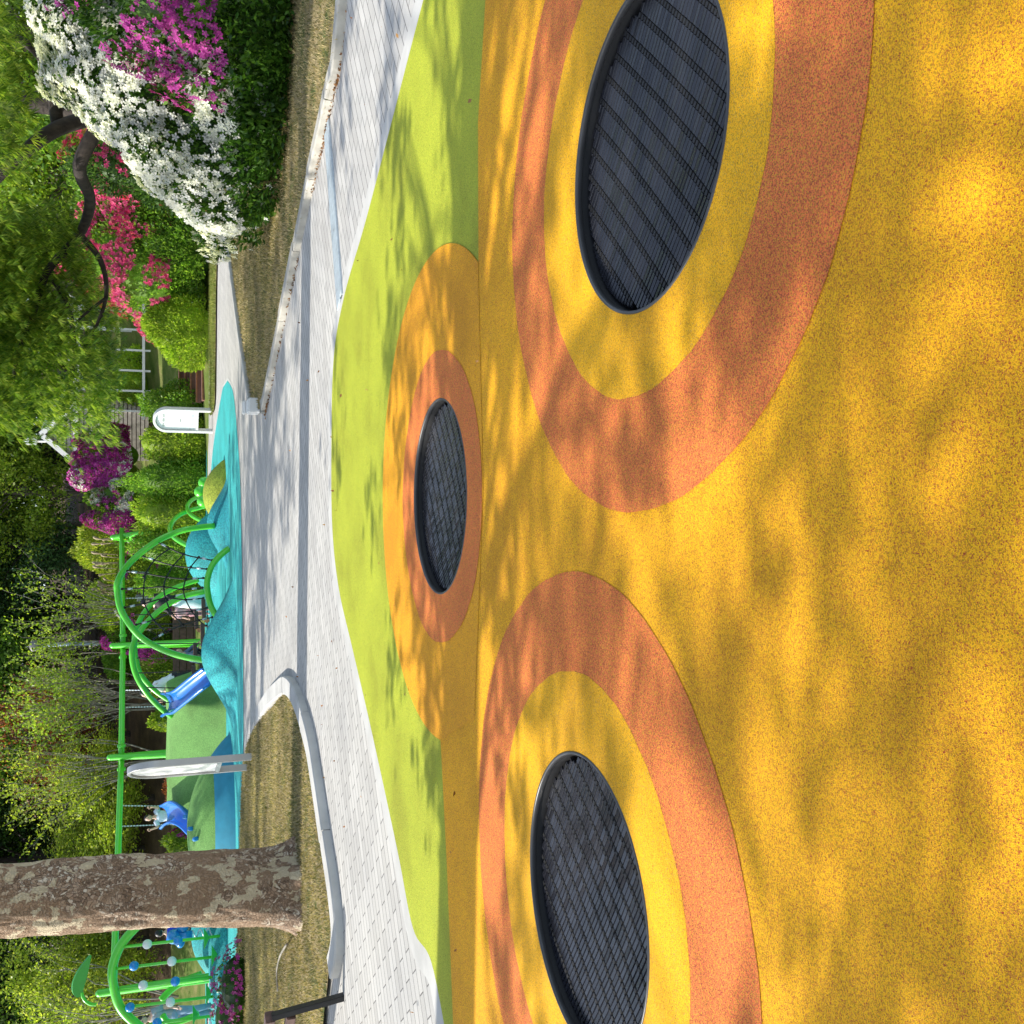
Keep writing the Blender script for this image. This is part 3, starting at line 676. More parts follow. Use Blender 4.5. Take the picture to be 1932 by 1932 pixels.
arch([Z7(1180, 375, 21.6), Z7(1000, 410, 21.6), Z7(850, 470, 21.6), Z7(700, 560, 21.6), Z7(560, 680, 21.6), Z7(460, 800, 21.5), Z7(385, 920, 21.5), Z7(350, 1040, 21.4), Z7(350, 1150, 21.4), Z7(380, 1290, 21.4), Z7(450, 1440, 21.4), Z7(560, 1590, 21.5), Z7(680, 1710, 21.6), Z7(800, 1800, 21.7)], .055)
arch([Z7(1110, 240, 22.8), Z7(950, 290, 22.8), Z7(800, 350, 22.8), Z7(650, 440, 22.8), Z7(520, 570, 22.8), Z7(430, 710, 22.7), Z7(380, 860, 22.6), Z7(375, 1010, 22.5), Z7(390, 1130, 22.5), Z7(430, 1290, 22.5), Z7(520, 1420, 22.5), Z7(640, 1530, 22.5), Z7(790, 1630, 22.5)], .052)
ropes = [([Z6(630, 1160, 20.4), Z6(930, 1300, 20.2), Z6(1260, 1370, 20)]), ([Z6(480, 1325, 20.4), Z6(820, 1430, 20.2), Z6(1200, 1470, 20)]), ([Z7(285, 138, 20.3), Z7(500, 170, 20.2), Z7(740, 210, 20.1), Z7(960, 232, 20), Z7(1160, 220, 20)]),
         ([Z7(235, 345, 20.2), Z7(480, 335, 20.1), Z7(710, 320, 20), Z7(935, 352, 20), Z7(1150, 330, 20)]), ([Z7(262, 557, 20.1), Z7(490, 510, 20), Z7(730, 450, 20), Z7(960, 468, 20), Z7(1160, 450, 20)]),
         ([Z7(395, 752, 20), Z7(590, 700, 20), Z7(800, 620, 20), Z7(1030, 600, 20), Z7(1200, 562, 20)]), ([Z7(595, 915, 20), Z7(740, 835, 20), Z7(930, 752, 20), Z7(1110, 702, 20), Z7(1265, 668, 20)]),
         ([Z6(770, 1240, 20.3), Z6(600, 1370, 20.3), Z6(480, 1560, 20.2)]), ([Z7(505, 165, 20.2), Z7(480, 335, 20.1), Z7(490, 510, 20), Z7(590, 695, 20), Z7(740, 835, 20)]),
         ([Z6(940, 1300, 20.2), Z6(820, 1430, 20.2), Z7(740, 210, 20.1), Z7(710, 320, 20), Z7(730, 450, 20), Z7(800, 620, 20), Z7(930, 752, 20)]),
         ([Z6(1110, 1335, 20.1), Z6(1020, 1445, 20.1), Z7(960, 232, 20), Z7(935, 352, 20), Z7(960, 468, 20), Z7(1030, 600, 20), Z7(1110, 702, 20)]),
         ([Z7(1110, 702, 20), Z7(1190, 765, 19.9), Z7(1320, 790, 19.8)]), ([Z7(1265, 668, 20), Z7(1350, 740, 19.9)])]
mb = MB(); knots = []
for r_ in ropes:
    mb.tube(smooth_path(r_, 4), .0135, 6); knots += [r_[0], r_[-1]]+r_[1:-1]
for k_ in knots: mb.ball(k_, .026, 8, 6)
mb.build('rope_net', m_rope, cf, True)
mb = MB()
for r_ in ropes[:7]:
    for a_, b_ in ((r_[0], r_[1]), (r_[-1], r_[-2])): d_ = (b_-a_).normalized(); mb.tube([a_+d_*.10, a_+d_*.19], .02, 8)
    
for a_, b_ in (ropes[0][:2], ropes[3][:2]): pass
mb.build('rope_ferrules', m_steel, cf, True)['kind'] = 'stuff'
# hanging steps between the rear arches
st = [((1160, 460), (1170, 690), 21.2, 1130), ((1080, 600), (1085, 800), 22, 1060), ((1150, 740), (1155, 1010), 21.2, 0), ((1065, 960), (1070, 1120), 22.2, 0), ((1050, 1220), (1055, 1480), 21.6, 0), ((1140, 1190), (1140, 1310), 21.2, 0)]
for (a_, b_, y_, _) in st:
    p0, p1 = Z7(*a_, y_), Z7(*b_, y_); mb = MB(); mb.bar(p0, p1, .16, .075); o = mb.build('foot_step', m_wood, cf, bevel=.01)
    e1 = (p1-p0).normalized(); mb = MB(); mb.tube([p1+Vector((0, 0, -.05)), p1+e1*.02+Vector((0, -.1, -.05))], [.055, .05], 10); mb.build('step_cap', m_woodl, o, world=False) if False else mb.build('step_cap', m_woodl, cf)
mb = MB()
hang = [((430, 745), (1060, 745)), ((425, 970), (1150, 970)), ((400, 1135), (830, 1135)), ((400, 1305), (1130, 1275)), ((490, 1468), (1040, 1480)), ((640, 1628), (780, 1640)), ((540, 800), (1150, 760)), ((350, 640), (1140, 630))]
for k_, (a_, b_) in enumerate(hang): o = MB().tube([Z7(*a_, 21.7), Z7(*b_, 21.7)], .012, 6).build('hanging_rope', m_rope, cf)
# small green arches and ball posts right of the net
e = empty('play_hoops', (G(985, 392).x, 24, 0), 'overlapping thin green steel hoops behind the olive mound', 'play hoops')
arch([Z6(1190, 750, 26.5), Z6(1080, 780, 26.5), Z6(980, 810, 26.5), Z6(880, 860, 26.3), Z6(810, 930, 26), Z6(780, 1010, 25.5), Z6(810, 1090, 25), Z6(900, 1160, 24.5), Z6(1050, 1235, 24.3)], .055, par=e, name='hoop')
arch([Z6(1180, 632, 26.8), Z6(1090, 650, 26.8), Z6(1010, 700, 26.6), Z6(978, 770, 26.4), Z6(1010, 840, 26), Z6(1080, 890, 25.6), Z6(1200, 945, 25.2)], .05, par=e, name='hoop')
for k, (a, b, c) in enumerate((((1172, 484), (1245, 550), 25.0), ((1127, 588), (1230, 650), 24.6), ((1160, 697), (1240, 740), 24.2))):
    q0, q1 = Z6(*a, c), Z6(*b, c-.2); t = empty('ball_post', (q1.x, q1.y, 0), ['rightmost green ball on a short post behind the olive mound', 'middle green ball post, standing highest behind the olive mound', 'left green ball post next to the hoop foot'][k], 'ball post', 'green ball posts behind the olive mound')
    MB().ball(q0, .14, 20, 14).build('ball', m_green, t, True); MB().tube([q0, q1, Vector((q1.x+.02, q1.y, 0))], .03, 10).build('post', m_green, t, True)
# ------------------------------------------------------------------ swing frames
def unit(a, b): return (b-a).normalized()
sw = empty('swing_set', (G(715, 390).x, 29, 0), 'long bright green swing beam carried by rounded steel leg frames', 'swing frame')
tops = [D(917, 230, 31), D(713, 232, 29), D(503, 229, 26.8), D(60, 214, 22)]
arch([tops[0]+Vector((.25, 0, 0)), tops[1]], .07, par=sw, name='beam'); arch([tops[1], tops[2]], .07, par=sw, name='beam'); arch([tops[2], tops[3]], .07, par=sw, name='beam')
for k, t in enumerate(tops):
    hh = (D(917, 213, 31).z-tops[0].z) if k == 0 else .26; w = .42 if k in (0, 3) else .15
    a = Vector((t.x-w*1.0, t.y+.9, 0)); b = Vector((t.x+w, t.y-.9, 0)); top = t+Vector((.02, 0, hh))
    arch([a, a.lerp(top, .5), a.lerp(top, .93), top, b.lerp(top, .93), b.lerp(top, .5), b], .075, par=sw, name='leg')
    for q in (.93, .8): MB().tube([a.lerp(top, q), b.lerp(top, q)], .05, 8).build('leg_brace', m_green, sw, True)
for t in (tops[1], tops[2]):
    for s_ in (-1, 1): MB().tube([t+Vector((.25*s_, 0, 0)), t+Vector((.32*s_, 0, 0))], .1, 14).build('flange', m_green, sw, True)
def chain(a, b, m=m_steel):
    mb = MB(); d = b-a; n = int(d.length/.07); u = d.normalized()
    for i in range(n):
        p = a+d*((i+.5)/n); s = u.orthogonal() if i % 2 else u.cross(u.orthogonal()); mb.box(p, (.014, .014, .062), Vector((0, 0, 1)).rotation_difference(u).to_matrix()); mb.box(p, (.03, .008, .04), Vector((0, 0, 1)).rotation_difference(u).to_matrix())
    return mb
def swing(p0, p1, s0, s1, label, m=m_steel):
    e = empty('swing', ((s0.x+s1.x)/2, s0.y, min(s0.z, s1.z)), label, 'swing', 'swings on the green beam')
    chain(p0, s0, m).build('chain', m, e); chain(p1, s1, m).build('chain', m, e)
    mb = MB(); mb.bar(s0, s1, .2, .03); mb.build('seat', m_dark, e, bevel=.008); return e
y = 26.4; swing(D(412, 228, y), D(373, 227, y), D(411, 331, y), D(377, 331, y), 'chain swing in use above the left end of the green hill')
# swings further right: thin chains
swing(D(853, 231, 30.3), D(803, 232, 30), D(851, 352, 30.3), D(806, 352, 30), 'empty chain swing behind the rope net')
swing(D(630, 231, 28.2), D(597, 231, 27.9), D(629, 352, 28.0), D(601, 352, 27.9), 'chain swing in use behind the rear green arches')
# ------------------------------------------------------------------ left leafy climber
lf = empty('bead_climber', (G(60, 428).x, 20.8, 0), 'green arch with leaf finial and upright rods threaded with blue and white balls', 'climbing frame')
arch([Z9(560, -40, 20.8), Z9(500, 20, 20.8), Z9(430, 110, 20.8), Z9(380, 220, 20.8), Z9(358, 330, 20.8), Z9(370, 440, 20.8), Z9(400, 560, 20.8), Z9(450, 650, 20.8), Z9(550, 745, 20.8), Z9(700, 860, 20.8), Z9(900, 960, 20.8), Z9(1130, 1010, 20.8)], .085, par=lf)
arch([Z9(-0+560, -40, 20.8), Z9(720, -150, 20.8), Z9(950, -230, 20.8), Z9(1180, -260, 20.8)], .085, par=lf)
arch([Z5(1150, 850, 21.6), Z5(1230, 770, 21.6), Z5(1330, 710, 21.6), Z5(1440, 668, 21.6)], .07, par=lf, name='tube')
arch([Z5(1160, 960, 21.2), Z5(1200, 1010, 21.2), Z5(1300, 1000, 21.2), Z5(1420, 950, 21.2)], .06, par=lf, name='tube')
rods = [((870, 475), (1640, 388)), ((830, 630), (1560, 540)), ((850, 775), (1540, 685)), ((890, 905), (1520, 828)), ((1060, 1026), (1520, 966)), ((1250, 1120), (1530, 1090))]
for a, b in rods: MB().tube([Z5(*a, 20.75), Z5(*b, 20.7)], .03, 8).build('rod', m_green, lf, True)
for (x, y_, wht) in ((1050, 455, 1), (1225, 577, 1), (955, 610, 0), (1250, 720, 0), (1020, 748, 1), (1215, 868, 1), (927, 905, 0), (1120, 1015, 0), (1270, 430, 0)):
    MB().ball(Z5(x, y_, 20.72), .088, 20, 12).build('ball', m_white if wht else m_lblue, lf, True)
for (x, y_) in ((1460, 420), (1515, 540), (1475, 815), (1380, 965)):
    a, b, c = Z5(x-5, y_-75, 20.5), Z5(x+35, y_-12, 20.5), Z5(x-5, y_+75, 20.5); mb = MB(); o_ = Vector((0, .05, 0)); mid = (a+c)/2+Vector((0, -.06, .0))
    mb.add([a, b, c, mid, a+o_, b+o_, c+o_], [(0, 1, 3), (1, 2, 3), (4, 6, 5), (0, 3, 2, 6, 4), (0, 4, 5, 1), (1, 5, 6, 2)]); mb.build('foot_plate', m_dgreen, lf)
arch([Z9(232, 590, 20.8), Z9(185, 588, 20.8), Z9(140, 560, 20.8), Z9(118, 520, 20.8), Z9(112, 490, 20.8)], .03, par=lf, name='leaf_stem')
lo = [(112, 520), (75, 535), (48, 510), (38, 470), (45, 410), (80, 330), (130, 258), (175, 205), (192, 197), (186, 230), (172, 300), (150, 390), (130, 460)]
f0 = [Z9(a, b, 20.78) for a, b in smooth_path([Vector((a, b, 0)) for a, b in lo], 4, True) for a, b in [(a, b)]] if False else [Z9(v.x, v.y, 20.78) for v in smooth_path([Vector((a, b, 0)) for a, b in lo], 4, True)]
mb = MB(); n = len(f0); mb.add(f0+[p+Vector((0, .05, .02)) for p in f0], [tuple(range(n)), tuple(range(n, 2*n))[::-1]]+[(i, (i+1) % n, n+(i+1) % n, n+i) for i in range(n)]); mb.build('leaf_finial', m_dgreen, lf)
p = G(75, 424); mound('play_mound', (G(118, 430).x, 22.2, 0), 1.15, 1.0, .62, m_tealm, 'stepped teal mound behind the bead rods at the left', 'dome', group=gm)
mound('play_mound', (G(95, 430).x, 20.9, 0), 1.1, .5, .34, m_tealm, 'low teal ledge in front of the stepped mound at the left', 'dome', group=gm)
# blue spring rider beside the trunk
sr = empty('spring_rider', (Z5(1250, 390, 21.4).x, 21.4, 0), 'glossy blue plastic rider toy beside the plane trunk', 'spring rider')
mb = MB(); c = Z5(1240, 400, 21.4); mb.ball(c, (.13, .22, .14), 16, 10); mb.ball(c+Vector((-.12, 0, -.12)), (.12, .12, .09), 14, 10); mb.ball(c+Vector((.18, 0, -.16)), (.12, .1, .12), 14, 10); mb.tube([c+Vector((0, 0, -.1)), c+Vector((0, 0, -.35))], [.1, .07], 12); mb.build('body', m_lblue, sr, True)
mb = MB(); hx = [Vector((c.x+.07*math.cos(t*.7), 21.4+.07*math.sin(t*.7), (c.z-.35)*t/36)) for t in range(37)]; mb.tube(hx, .012, 6); mb.build('spring', m_steel, sr, True)
# ------------------------------------------------------------------ arched information signs
def arch_sign(base, w, h, rz, label, depth=.15, fw=.07, pan_bottom=.36, text=False, post_h=None):
    e = empty('info_sign', base, label, 'sign', None, rz); r = w/2; mb = MB(); path = [Vector((-r, 0, -.05))]+[Vector((-r, 0, (h-r)*i/6)) for i in range(1, 7)]+[Vector((-r*math.cos(a), 0, h-r+r*math.sin(a))) for a in np.linspace(0, math.pi, 21)[1:-1]]+[Vector((r, 0, (h-r)*(6-i)/6)) for i in range(0, 6)]+[Vector((r, 0, -.05))]
    vs = []; k = len(path)
    for i, p in enumerate(path):
        d = (path[min(i+1, k-1)]-path[max(i-1, 0)]).normalized(); s = Vector((-d.z, 0, d.x))
        for (a, b) in ((-fw/2, -depth/2), (fw/2, -depth/2), (fw/2, depth/2), (-fw/2, depth/2)): vs.append(p+s*a+Vector((0, b, 0)))
    fs = [(i*4+j, i*4+(j+1) % 4, (i+1)*4+(j+1) % 4, (i+1)*4+j) for i in range(k-1) for j in range(4)]; fs += [(0, 3, 2, 1), ((k-1)*4, (k-1)*4+1, (k-1)*4+2, (k-1)*4+3)]
    mb.add(vs, fs); o = mb.build('frame', m_white, e, world=False)
    bm = bmesh.new(); bm.from_mesh(o.data); bmesh.ops.recalc_face_normals(bm, faces=bm.faces[:]); bmesh.ops.bevel(bm, geom=[q for q in bm.edges if q.calc_face_angle(0) > .6], offset=.006, segments=1, affect='EDGES'); bm.to_mesh(o.data); bm.free()
    rr = r-fw/2-.012; zb = h*pan_bottom; loop = [Vector((-rr, 0, zb)), Vector((rr, 0, zb))]+[Vector((rr*math.cos(a), 0, h-r+rr*math.sin(a))) for a in np.linspace(0, math.pi, 25)]
    n = len(loop); yy = depth*.22; mb = MB(); mb.add([p+Vector((0, -yy, 0)) for p in loop]+[p+Vector((0, yy, 0)) for p in loop], [tuple(range(n)), tuple(range(n, 2*n))[::-1]]+[(i, n+i, n+(i+1) % n, (i+1) % n) for i in range(n)])
    mb.build('panel', m_panel, e, world=False)
    MB().box((0, 0, zb-.035), (w-fw-.004, depth*.8, .06)).build('cross_rail', m_white, e, world=False)
    return e, yy
m_panel = plain('sign_panel', (.78, .78, .76), .35, var=.02)
m_ink = plain('sign_ink', (.30, .36, .31), .6, var=.02); m_ink2 = plain('sign_ink_blue', (.45, .70, .78), .6, var=.02)
b1 = G(1138, 401.5); e, yy = arch_sign((b1.x, b1.y, 0), .56, D(1138, 291, b1.y).z, R(-34), 'white arch topped information board with faint green lettering beside the far path', .14, .06, .30)
def txt(s, size, z, x=0, m=m_ink, nm='lettering'):
    cu = bpy.data.curves.new('t', 'FONT'); cu.body = s; cu.size = size; cu.align_x = 'CENTER'; cu.extrude = .001
    t = bpy.data.objects.new('t', cu); col.objects.link(t); bpy.context.view_layer.update()
    me = bpy.data.meshes.new_from_object(t.evaluated_get(bpy.context.evaluated_depsgraph_get())); bpy.data.objects.remove(t)
    me.materials.clear(); o = link(nm, me, m, e, world=False); o.rotation_euler = (R(90), 0, 0); o.location = (x, -yy-.003, z)
hs = D(1138, 291, b1.y).z
txt('물의', .052, hs*.83, -.125); txt('정원', .052, hs*.83, 0); txt('숲도', .052, hs*.83, .125); txt('안내도', .03, hs*.55); mb = MB()
for i in range(3): mb.box((-.04, -yy-.002, hs*.335+i*.022), (.2, .002, .004))
mb.box((.13, -yy-.002, hs*.345), (.05, .002, .03)); mb.build('small_print', m_ink2, e, world=False)['kind'] = 'stuff'
hs2 = D(494, 243, 15.76).z-.05
m_white_keep = m_white; m_white = plain('sign_grey_metal', (.46, .46, .45), .4, .3, var=.04)
e, yy = arch_sign((-3.74, 15.76, .05), .80, hs2, R(114), 'tall grey framed arch sign seen edge on, left of the pavement gap', .10, .05, .28)
m_white = m_white_keep
# ------------------------------------------------------------------ bench at the left edge
bp = G(52, 648); bz = D(37, 513, bp.y).z; q1 = D(0, 503, bp.y+.35)
dirb = Vector((-1, .62, 0)).normalized()
e = empty('rail_fence', (bp.x-.6, bp.y, 0), 'low fence with two brown rails on a leaning black post beside the paving', 'fence')
for s_ in (0, 1.7):
    o0 = bp+dirb*s_; mb = MB(); mb.bar(o0+Vector((0, 0, -.02)), Vector((o0.x-.07, o0.y, bz)), .075, .045, (1, 0, 0)); mb.build('post', m_dark, e, bevel=.004)
for z_, h_ in ((bz+.012, .075), (bz-.15, .07)):
    q = Vector((bp.x-.075, bp.y+.02, z_)); mb = MB(); mb.bar(q, q+dirb*1.85, .10, h_); mb.build('rail', m_wood, e, bevel=.006)
# fallen twig on the left lawn
mb = MB(); q = [G(1932-v, u, .12) for u, v in ((541, 1781), (530, 1800), (525, 1815), (522, 1835), (524, 1870))]; mb.tube(smooth_path(q, 3), [.012]*5+[.009]*8, 6); tag(mb.build('twig', m_barkp, None, True), 'bare pale twig lying on the dry grass by the trunk', 'twig')
# ------------------------------------------------------------------ drain grate in the paving
g0, g1 = G(1694, 618), G(1363, 643); d = (g1-g0).normalized(); s_ = Vector((-d.y, d.x, 0)); Lg = (g1-g0).length
e = empty('drain_grate', ((g0+g1)/2), 'long narrow steel drain grate crossing the right side of the paving', 'drain grate')
mb = MB(); W = .22
for a in (-W/2, W/2): mb.bar(g0+s_*a+Vector((0, 0, .004)), g1+s_*a+Vector((0, 0, .004)), .012, .02)
mb.build('frame', m_steel, e); mb = MB(); n = int(Lg/.03)
for i in range(n):
    q = g0+d*(i+.5)*Lg/n; mb.bar(q-s_*(W/2-.006)+d*.03+Vector((0, 0, .010)), q+s_*(W/2-.006)-d*.03+Vector((0, 0, .010)), .013, .014)
for a in (-.03, .03): mb.bar(g0+s_*a+Vector((0, 0, .010)), g1+s_*a+Vector((0, 0, .010)), .006, .01)
mb.build('bars', m_steel, e); mb = MB(); mb.add([g0-s_*W/2+Vector((0, 0, .0025)), g1-s_*W/2+Vector((0, 0, .0025)), g1+s_*W/2+Vector((0, 0, .0025)), g0+s_*W/2+Vector((0, 0, .0025))], [(0, 1, 2, 3)]); mb.build('channel_shade', m_rope, e)  # flat black sheet stands for the shade below the grate bars
# second drain along the gap between the lawns
g0, g1 = G(1160, 495), G(1020, 500); 
# leaf litter against the kerb
kp = smooth_path(lawnR_near, 30); kp = kp[20:-4]; idx = rng.integers(0, len(kp)-1, 2600); pc = np.array([(kp[i].x, kp[i].y, .004) for i in idx]); pc[:, 1] -= np.abs(rng.normal(size=len(pc)))*.014+.004; pc[:, 0] += rng.normal(size=len(pc))*.03
keep = sinnoise(pc, 2.2, 5)+rng.uniform(-.4, .5, len(pc)) > .2
m_litter = L('dead_leaves', (.16, .06, .02), (.30, .14, .05), (.42, .24, .10), .1, .7, 3)
tag(link('leaf_litter', polymesh('leaf_litter', leaves(pc[keep], .028, np.array([[0, -.3, .25]]), .6)), m_litter), 'line of dry orange leaves along the foot of the right kerb', 'leaf litter', None, 'stuff')
n = 70; xy = rng.uniform((-5, 4.6), (6, 12), (n, 2)); pc = np.concatenate([xy, np.full((n, 1), .024)], 1)
tag(link('scattered_leaves', polymesh('scattered_leaves', leaves(pc, .03, np.array([[0, 0, .02]]), .6)), m_litter), 'small dry leaves scattered over paving and rubber', 'leaf litter', None, 'stuff')
# ------------------------------------------------------------------ people
def person(base, head, hgt_, label, J, shirt, pants, shoes=None, short_sleeve=True, skirt=False, shorts=False, hair_long=False, hat=None):
    """J: joints in body units (height 1), +y is the way the person faces"""
    e = empty('person', base, label, 'person', None, head); s = hgt_
    def v(k): x, y, z = J[k]; return Vector((x*s, y*s, z*s))
    def M_(n, c, r=.8):
        if n in bpy.data.materials: return bpy.data.materials[n]
        return plain(n, c, r, var=.12, scale=12)
    names = list(J); idx = {n: i for i, n in enumerate(names)}
    E = [('pel', 'spi'), ('spi', 'che'), ('che', 'nec'), ('nec', 'hea')]
    for q in 'lr': E += [('che', 'sh'+q), ('sh'+q, 'el'+q), ('el'+q, 'wr'+q), ('wr'+q, 'ha'+q), ('pel', 'hi'+q), ('hi'+q, 'kn'+q), ('kn'+q, 'an'+q), ('an'+q, 'to'+q)]
    rad = dict(pel=.075, spi=.065, che=.078, nec=.030, hea=.032)
    for q in 'lr': rad.update({'sh'+q: .036, 'el'+q: .024, 'wr'+q: .016, 'ha'+q: .019, 'hi'+q: .055, 'kn'+q: .035, 'an'+q: .021, 'to'+q: .018})
    me = bpy.data.meshes.new('body'); me.from_pydata([v(n) for n in names], [(idx[a], idx[b]) for a, b in E], [])
    o = bpy.data.objects.new('t', me); col.objects.link(o); sm = o.modifiers.new('s', 'SKIN'); o.modifiers.new('u', 'SUBSURF').levels = 2
    sk_ = me.skin_vertices[0].data
    for n in names: sk_[idx[n]].radius = (rad[n]*s, rad[n]*s)
    sk_[idx['pel']].use_root = True
    bpy.context.view_layer.update(); m2 = bpy.data.meshes.new_from_object(o.evaluated_get(bpy.context.evaluated_depsgraph_get())); bpy.data.objects.remove(o)
    mb = MB(); mb.v = [tuple(p.co) for p in m2.vertices]; mb.f = [tuple(p.vertices) for p in m2.polygons]; bpy.data.meshes.remove(m2)
    hc = v('hea')+Vector((0, .01*s, .05*s)); rh = .5*s*.135
    mb.ball(hc, (rh*.76, rh*.88, rh*1.0), 16, 12); mb.ball(hc+Vector((0, rh*.86, -rh*.12)), (rh*.12, rh*.18, rh*.2), 8, 6)
    for q in (-1, 1): mb.ball(hc+Vector((q*rh*.76, 0, -rh*.08)), (rh*.1, rh*.16, rh*.22), 8, 6)
    mb.ball(hc+Vector((0, rh*.8, -rh*.45)), (rh*.24, rh*.1, rh*.07), 8, 6)
    for q in 'lr':   # fingers
        w_, h_ = v('wr'+q), v('ha'+q); d = (h_-w_).normalized(); sd = d.cross(Vector((0, 1, 0.3))).normalized(); nn = d.cross(sd)
        for k in range(4): b0 = h_+sd*(k-1.5)*.011*s+d*.008*s; ln = (.036, .042, .039, .03)[k]*s; mb.tube([b0, b0+d*ln*.55+nn*.002*s, b0+d*ln+nn*.01*s], [.0052*s, .0048*s, .003*s], 6)
        b0 = w_+d*.015*s-sd*.017*s; mb.tube([b0, b0+d*.018*s-sd*.012*s, b0+d*.04*s-sd*.014*s], [.0065*s, .006*s, .004*s], 6)
    mb.build('body', m_skin, e, True, world=False)
    mb = MB()
    for q in (-1, 1): mb.ball(hc+Vector((q*rh*.3, rh*.78, 0)), rh*.09, 8, 6)
    mb.build('eyes', m_eye, e, True, world=False)['kind'] = 'stuff'
    mb = MB(); mb.ball(hc+Vector((0, -rh*.16, rh*.16)), (rh*.86, rh*.92, rh*.98), 16, 12)
    if hair_long: mb.ball(hc+Vector((0, -rh*.55, -rh*.7)), (rh*.6, rh*.4, rh*1.1), 12, 10)
    mb.build('hair', hat or m_hair, e, True, world=False)
    mb = MB(); P_ = [v('pel')+Vector((0, 0, .0)), v('spi'), v('che'), v('nec')+Vector((0, 0, -.02*s))]
    def torso(P_, R_, fl=.72):
        # flattened tube
        m0 = MB(); m0.tube(smooth_path(P_, 4), np.interp(np.linspace(0, len(R_)-1, 4*(len(P_)-1)+1), range(len(R_)), R_), 16)
        for p in m0.v:
            q = min(P_, key=lambda c: (Vector(p)-c).length); mb.v.append((p[0], q.y+(p[1]-q.y)*fl, p[2]))
        n0 = len(mb.v)-len(m0.v); mb.f.extend([tuple(n0+i for i in f) for f in m0.f])
    torso(P_, [.098*s, .088*s, .112*s, .05*s])
    for q in 'lr':
        a, b, c = v('sh'+q), v('el'+q), v('wr'+q)
        if short_sleeve: mb.tube([v('che').lerp(a, .3), a, a.lerp(b, .75)], [.05*s, .047*s, .04*s], 12)
        else: mb.tube([v('che').lerp(a, .3), a, b, b.lerp(c, .93)], [.05*s, .047*s, .034*s, .026*s], 12)
    mb.build('shirt', M_('cloth_%d_%d_%d' % tuple(int(k*100) for k in shirt), shirt), e, True, world=False)
    mb = MB()
    if skirt:
        c0 = v('pel')+Vector((0, 0, .04*s)); c1 = (v('knl')+v('knr'))/2; c2 = (v('anl')+v('anr'))/2+Vector((0, 0, .03*s)); mb.tube([c0, c0.lerp(c1, .4), c1, c2], [.08*s, .105*s, .12*s, .14*s], 18)
    else:
        torso([v('pel')+Vector((0, 0, .045*s)), v('pel'), v('pel')+Vector((0, 0, -.035*s))], [.085*s, .1*s, .085*s], .8)
        for q in 'lr':
            a, b, c = v('hi'+q), v('kn'+q), v('an'+q)
            if shorts: mb.tube([a+Vector((0, 0, .02*s)), a, a.lerp(b, .8)], [.05*s, .066*s, .058*s], 12)
            else: mb.tube([a+Vector((0, 0, .02*s)), a, b, b.lerp(c, .95)], [.05*s, .066*s, .048*s, .036*s], 12)
    mb.build('skirt' if skirt else 'trousers', M_('cloth_%d_%d_%d' % tuple(int(k*100) for k in pants), pants), e, True, world=False)
    for q in 'lr':
        mb = MB(); a, t = v('an'+q), v('to'+q); m_ = (a+t)/2; d = (t-a); mb.ball(Vector((m_.x, m_.y, min(a.z, t.z)-.004*s)), (.026*s, .075*s, .022*s), 12, 8); mb.build('shoe', M_('shoes', (.5, .5, .5)), e, True, world=False)
    return e
def stand(lean=0, arm=.0, step=.03):
    return dict(pel=(0, 0, .52), spi=(0, lean*.1, .62), che=(0, lean*.25, .75), nec=(0, lean*.35, .84), hea=(0, lean*.42+.01, .885),
        shl=(-.10, lean*.28, .80), ell=(-.135, lean*.3-.02+arm*.1, .63), wrl=(-.14, lean*.3+.05+arm*.25, .49+arm*.14), hal=(-.14, lean*.3+.07+arm*.3, .455+arm*.17),
        shr=(.10, lean*.28, .80), elr=(.135, lean*.3-.02+arm*.1, .63), wrr=(.14, lean*.3+.05+arm*.25, .49+arm*.14), har=(.14, lean*.3+.07+arm*.3, .455+arm*.17),
        hil=(-.052, 0, .48), knl=(-.055, step, .27), anl=(-.058, step*.6-.02, .045), tol=(-.06, step*.6+.07, .02), hir=(.052, 0, .48), knr=(.055, -step*.2, .27), anr=(.058, -step-.02, .045), tor=(.06, -step+.07, .02))
def crouch():
    return dict(pel=(0, -.06, .20), spi=(0, -.03, .30), che=(0, .05, .42), nec=(0, .09, .50), hea=(0, .13, .54), shl=(-.10, .06, .46), ell=(-.12, .17, .34), wrl=(-.09, .26, .24), hal=(-.08, .29, .21),
        shr=(.10, .06, .46), elr=(.12, .17, .34), wrr=(.09, .26, .24), har=(.08, .29, .21), hil=(-.055, -.04, .18), knl=(-.08, .17, .28), anl=(-.07, .04, .05), tol=(-.07, .13, .02), hir=(.055, -.04, .18), knr=(.08, .17, .28), anr=(.07, .04, .05), tor=(.07, .13, .02))
def sit():
    return dict(pel=(0, 0, 0.06), spi=(0, -.01, .16), che=(0, -.02, .29), nec=(0, -.01, .38), hea=(0, .01, .425), shl=(-.10, -.01, .345), ell=(-.17, .03, .30), wrl=(-.20, .05, .42), hal=(-.20, .05, .45),
        shr=(.10, -.01, .345), elr=(.17, .03, .30), wrr=(.20, .05, .42), har=(.20, .05, .45), hil=(-.055, .02, .05), knl=(-.06, .24, .05), anl=(-.06, .27, -.17), tol=(-.06, .34, -.19), hir=(.055, .02, .05), knr=(.06, .24, .05), anr=(.06, .27, -.17), tor=(.06, .34, -.19))
PI = math.pi
def feet(U, y): return (D(U, 380, y).x, y, 0)
person(feet(800, 26), R(150), 1.6, 'person in black top and long white skirt standing behind the rope net', stand(.05, .5), (.015, .015, .018), (.6, .72, .72), skirt=True, short_sleeve=False, hair_long=True)
person(feet(778, 26.5), R(170), 1.0, 'small child in pink striped clothes in front of the person in white skirt', stand(.0, .3), (.55, .35, .38), (.45, .22, .26))
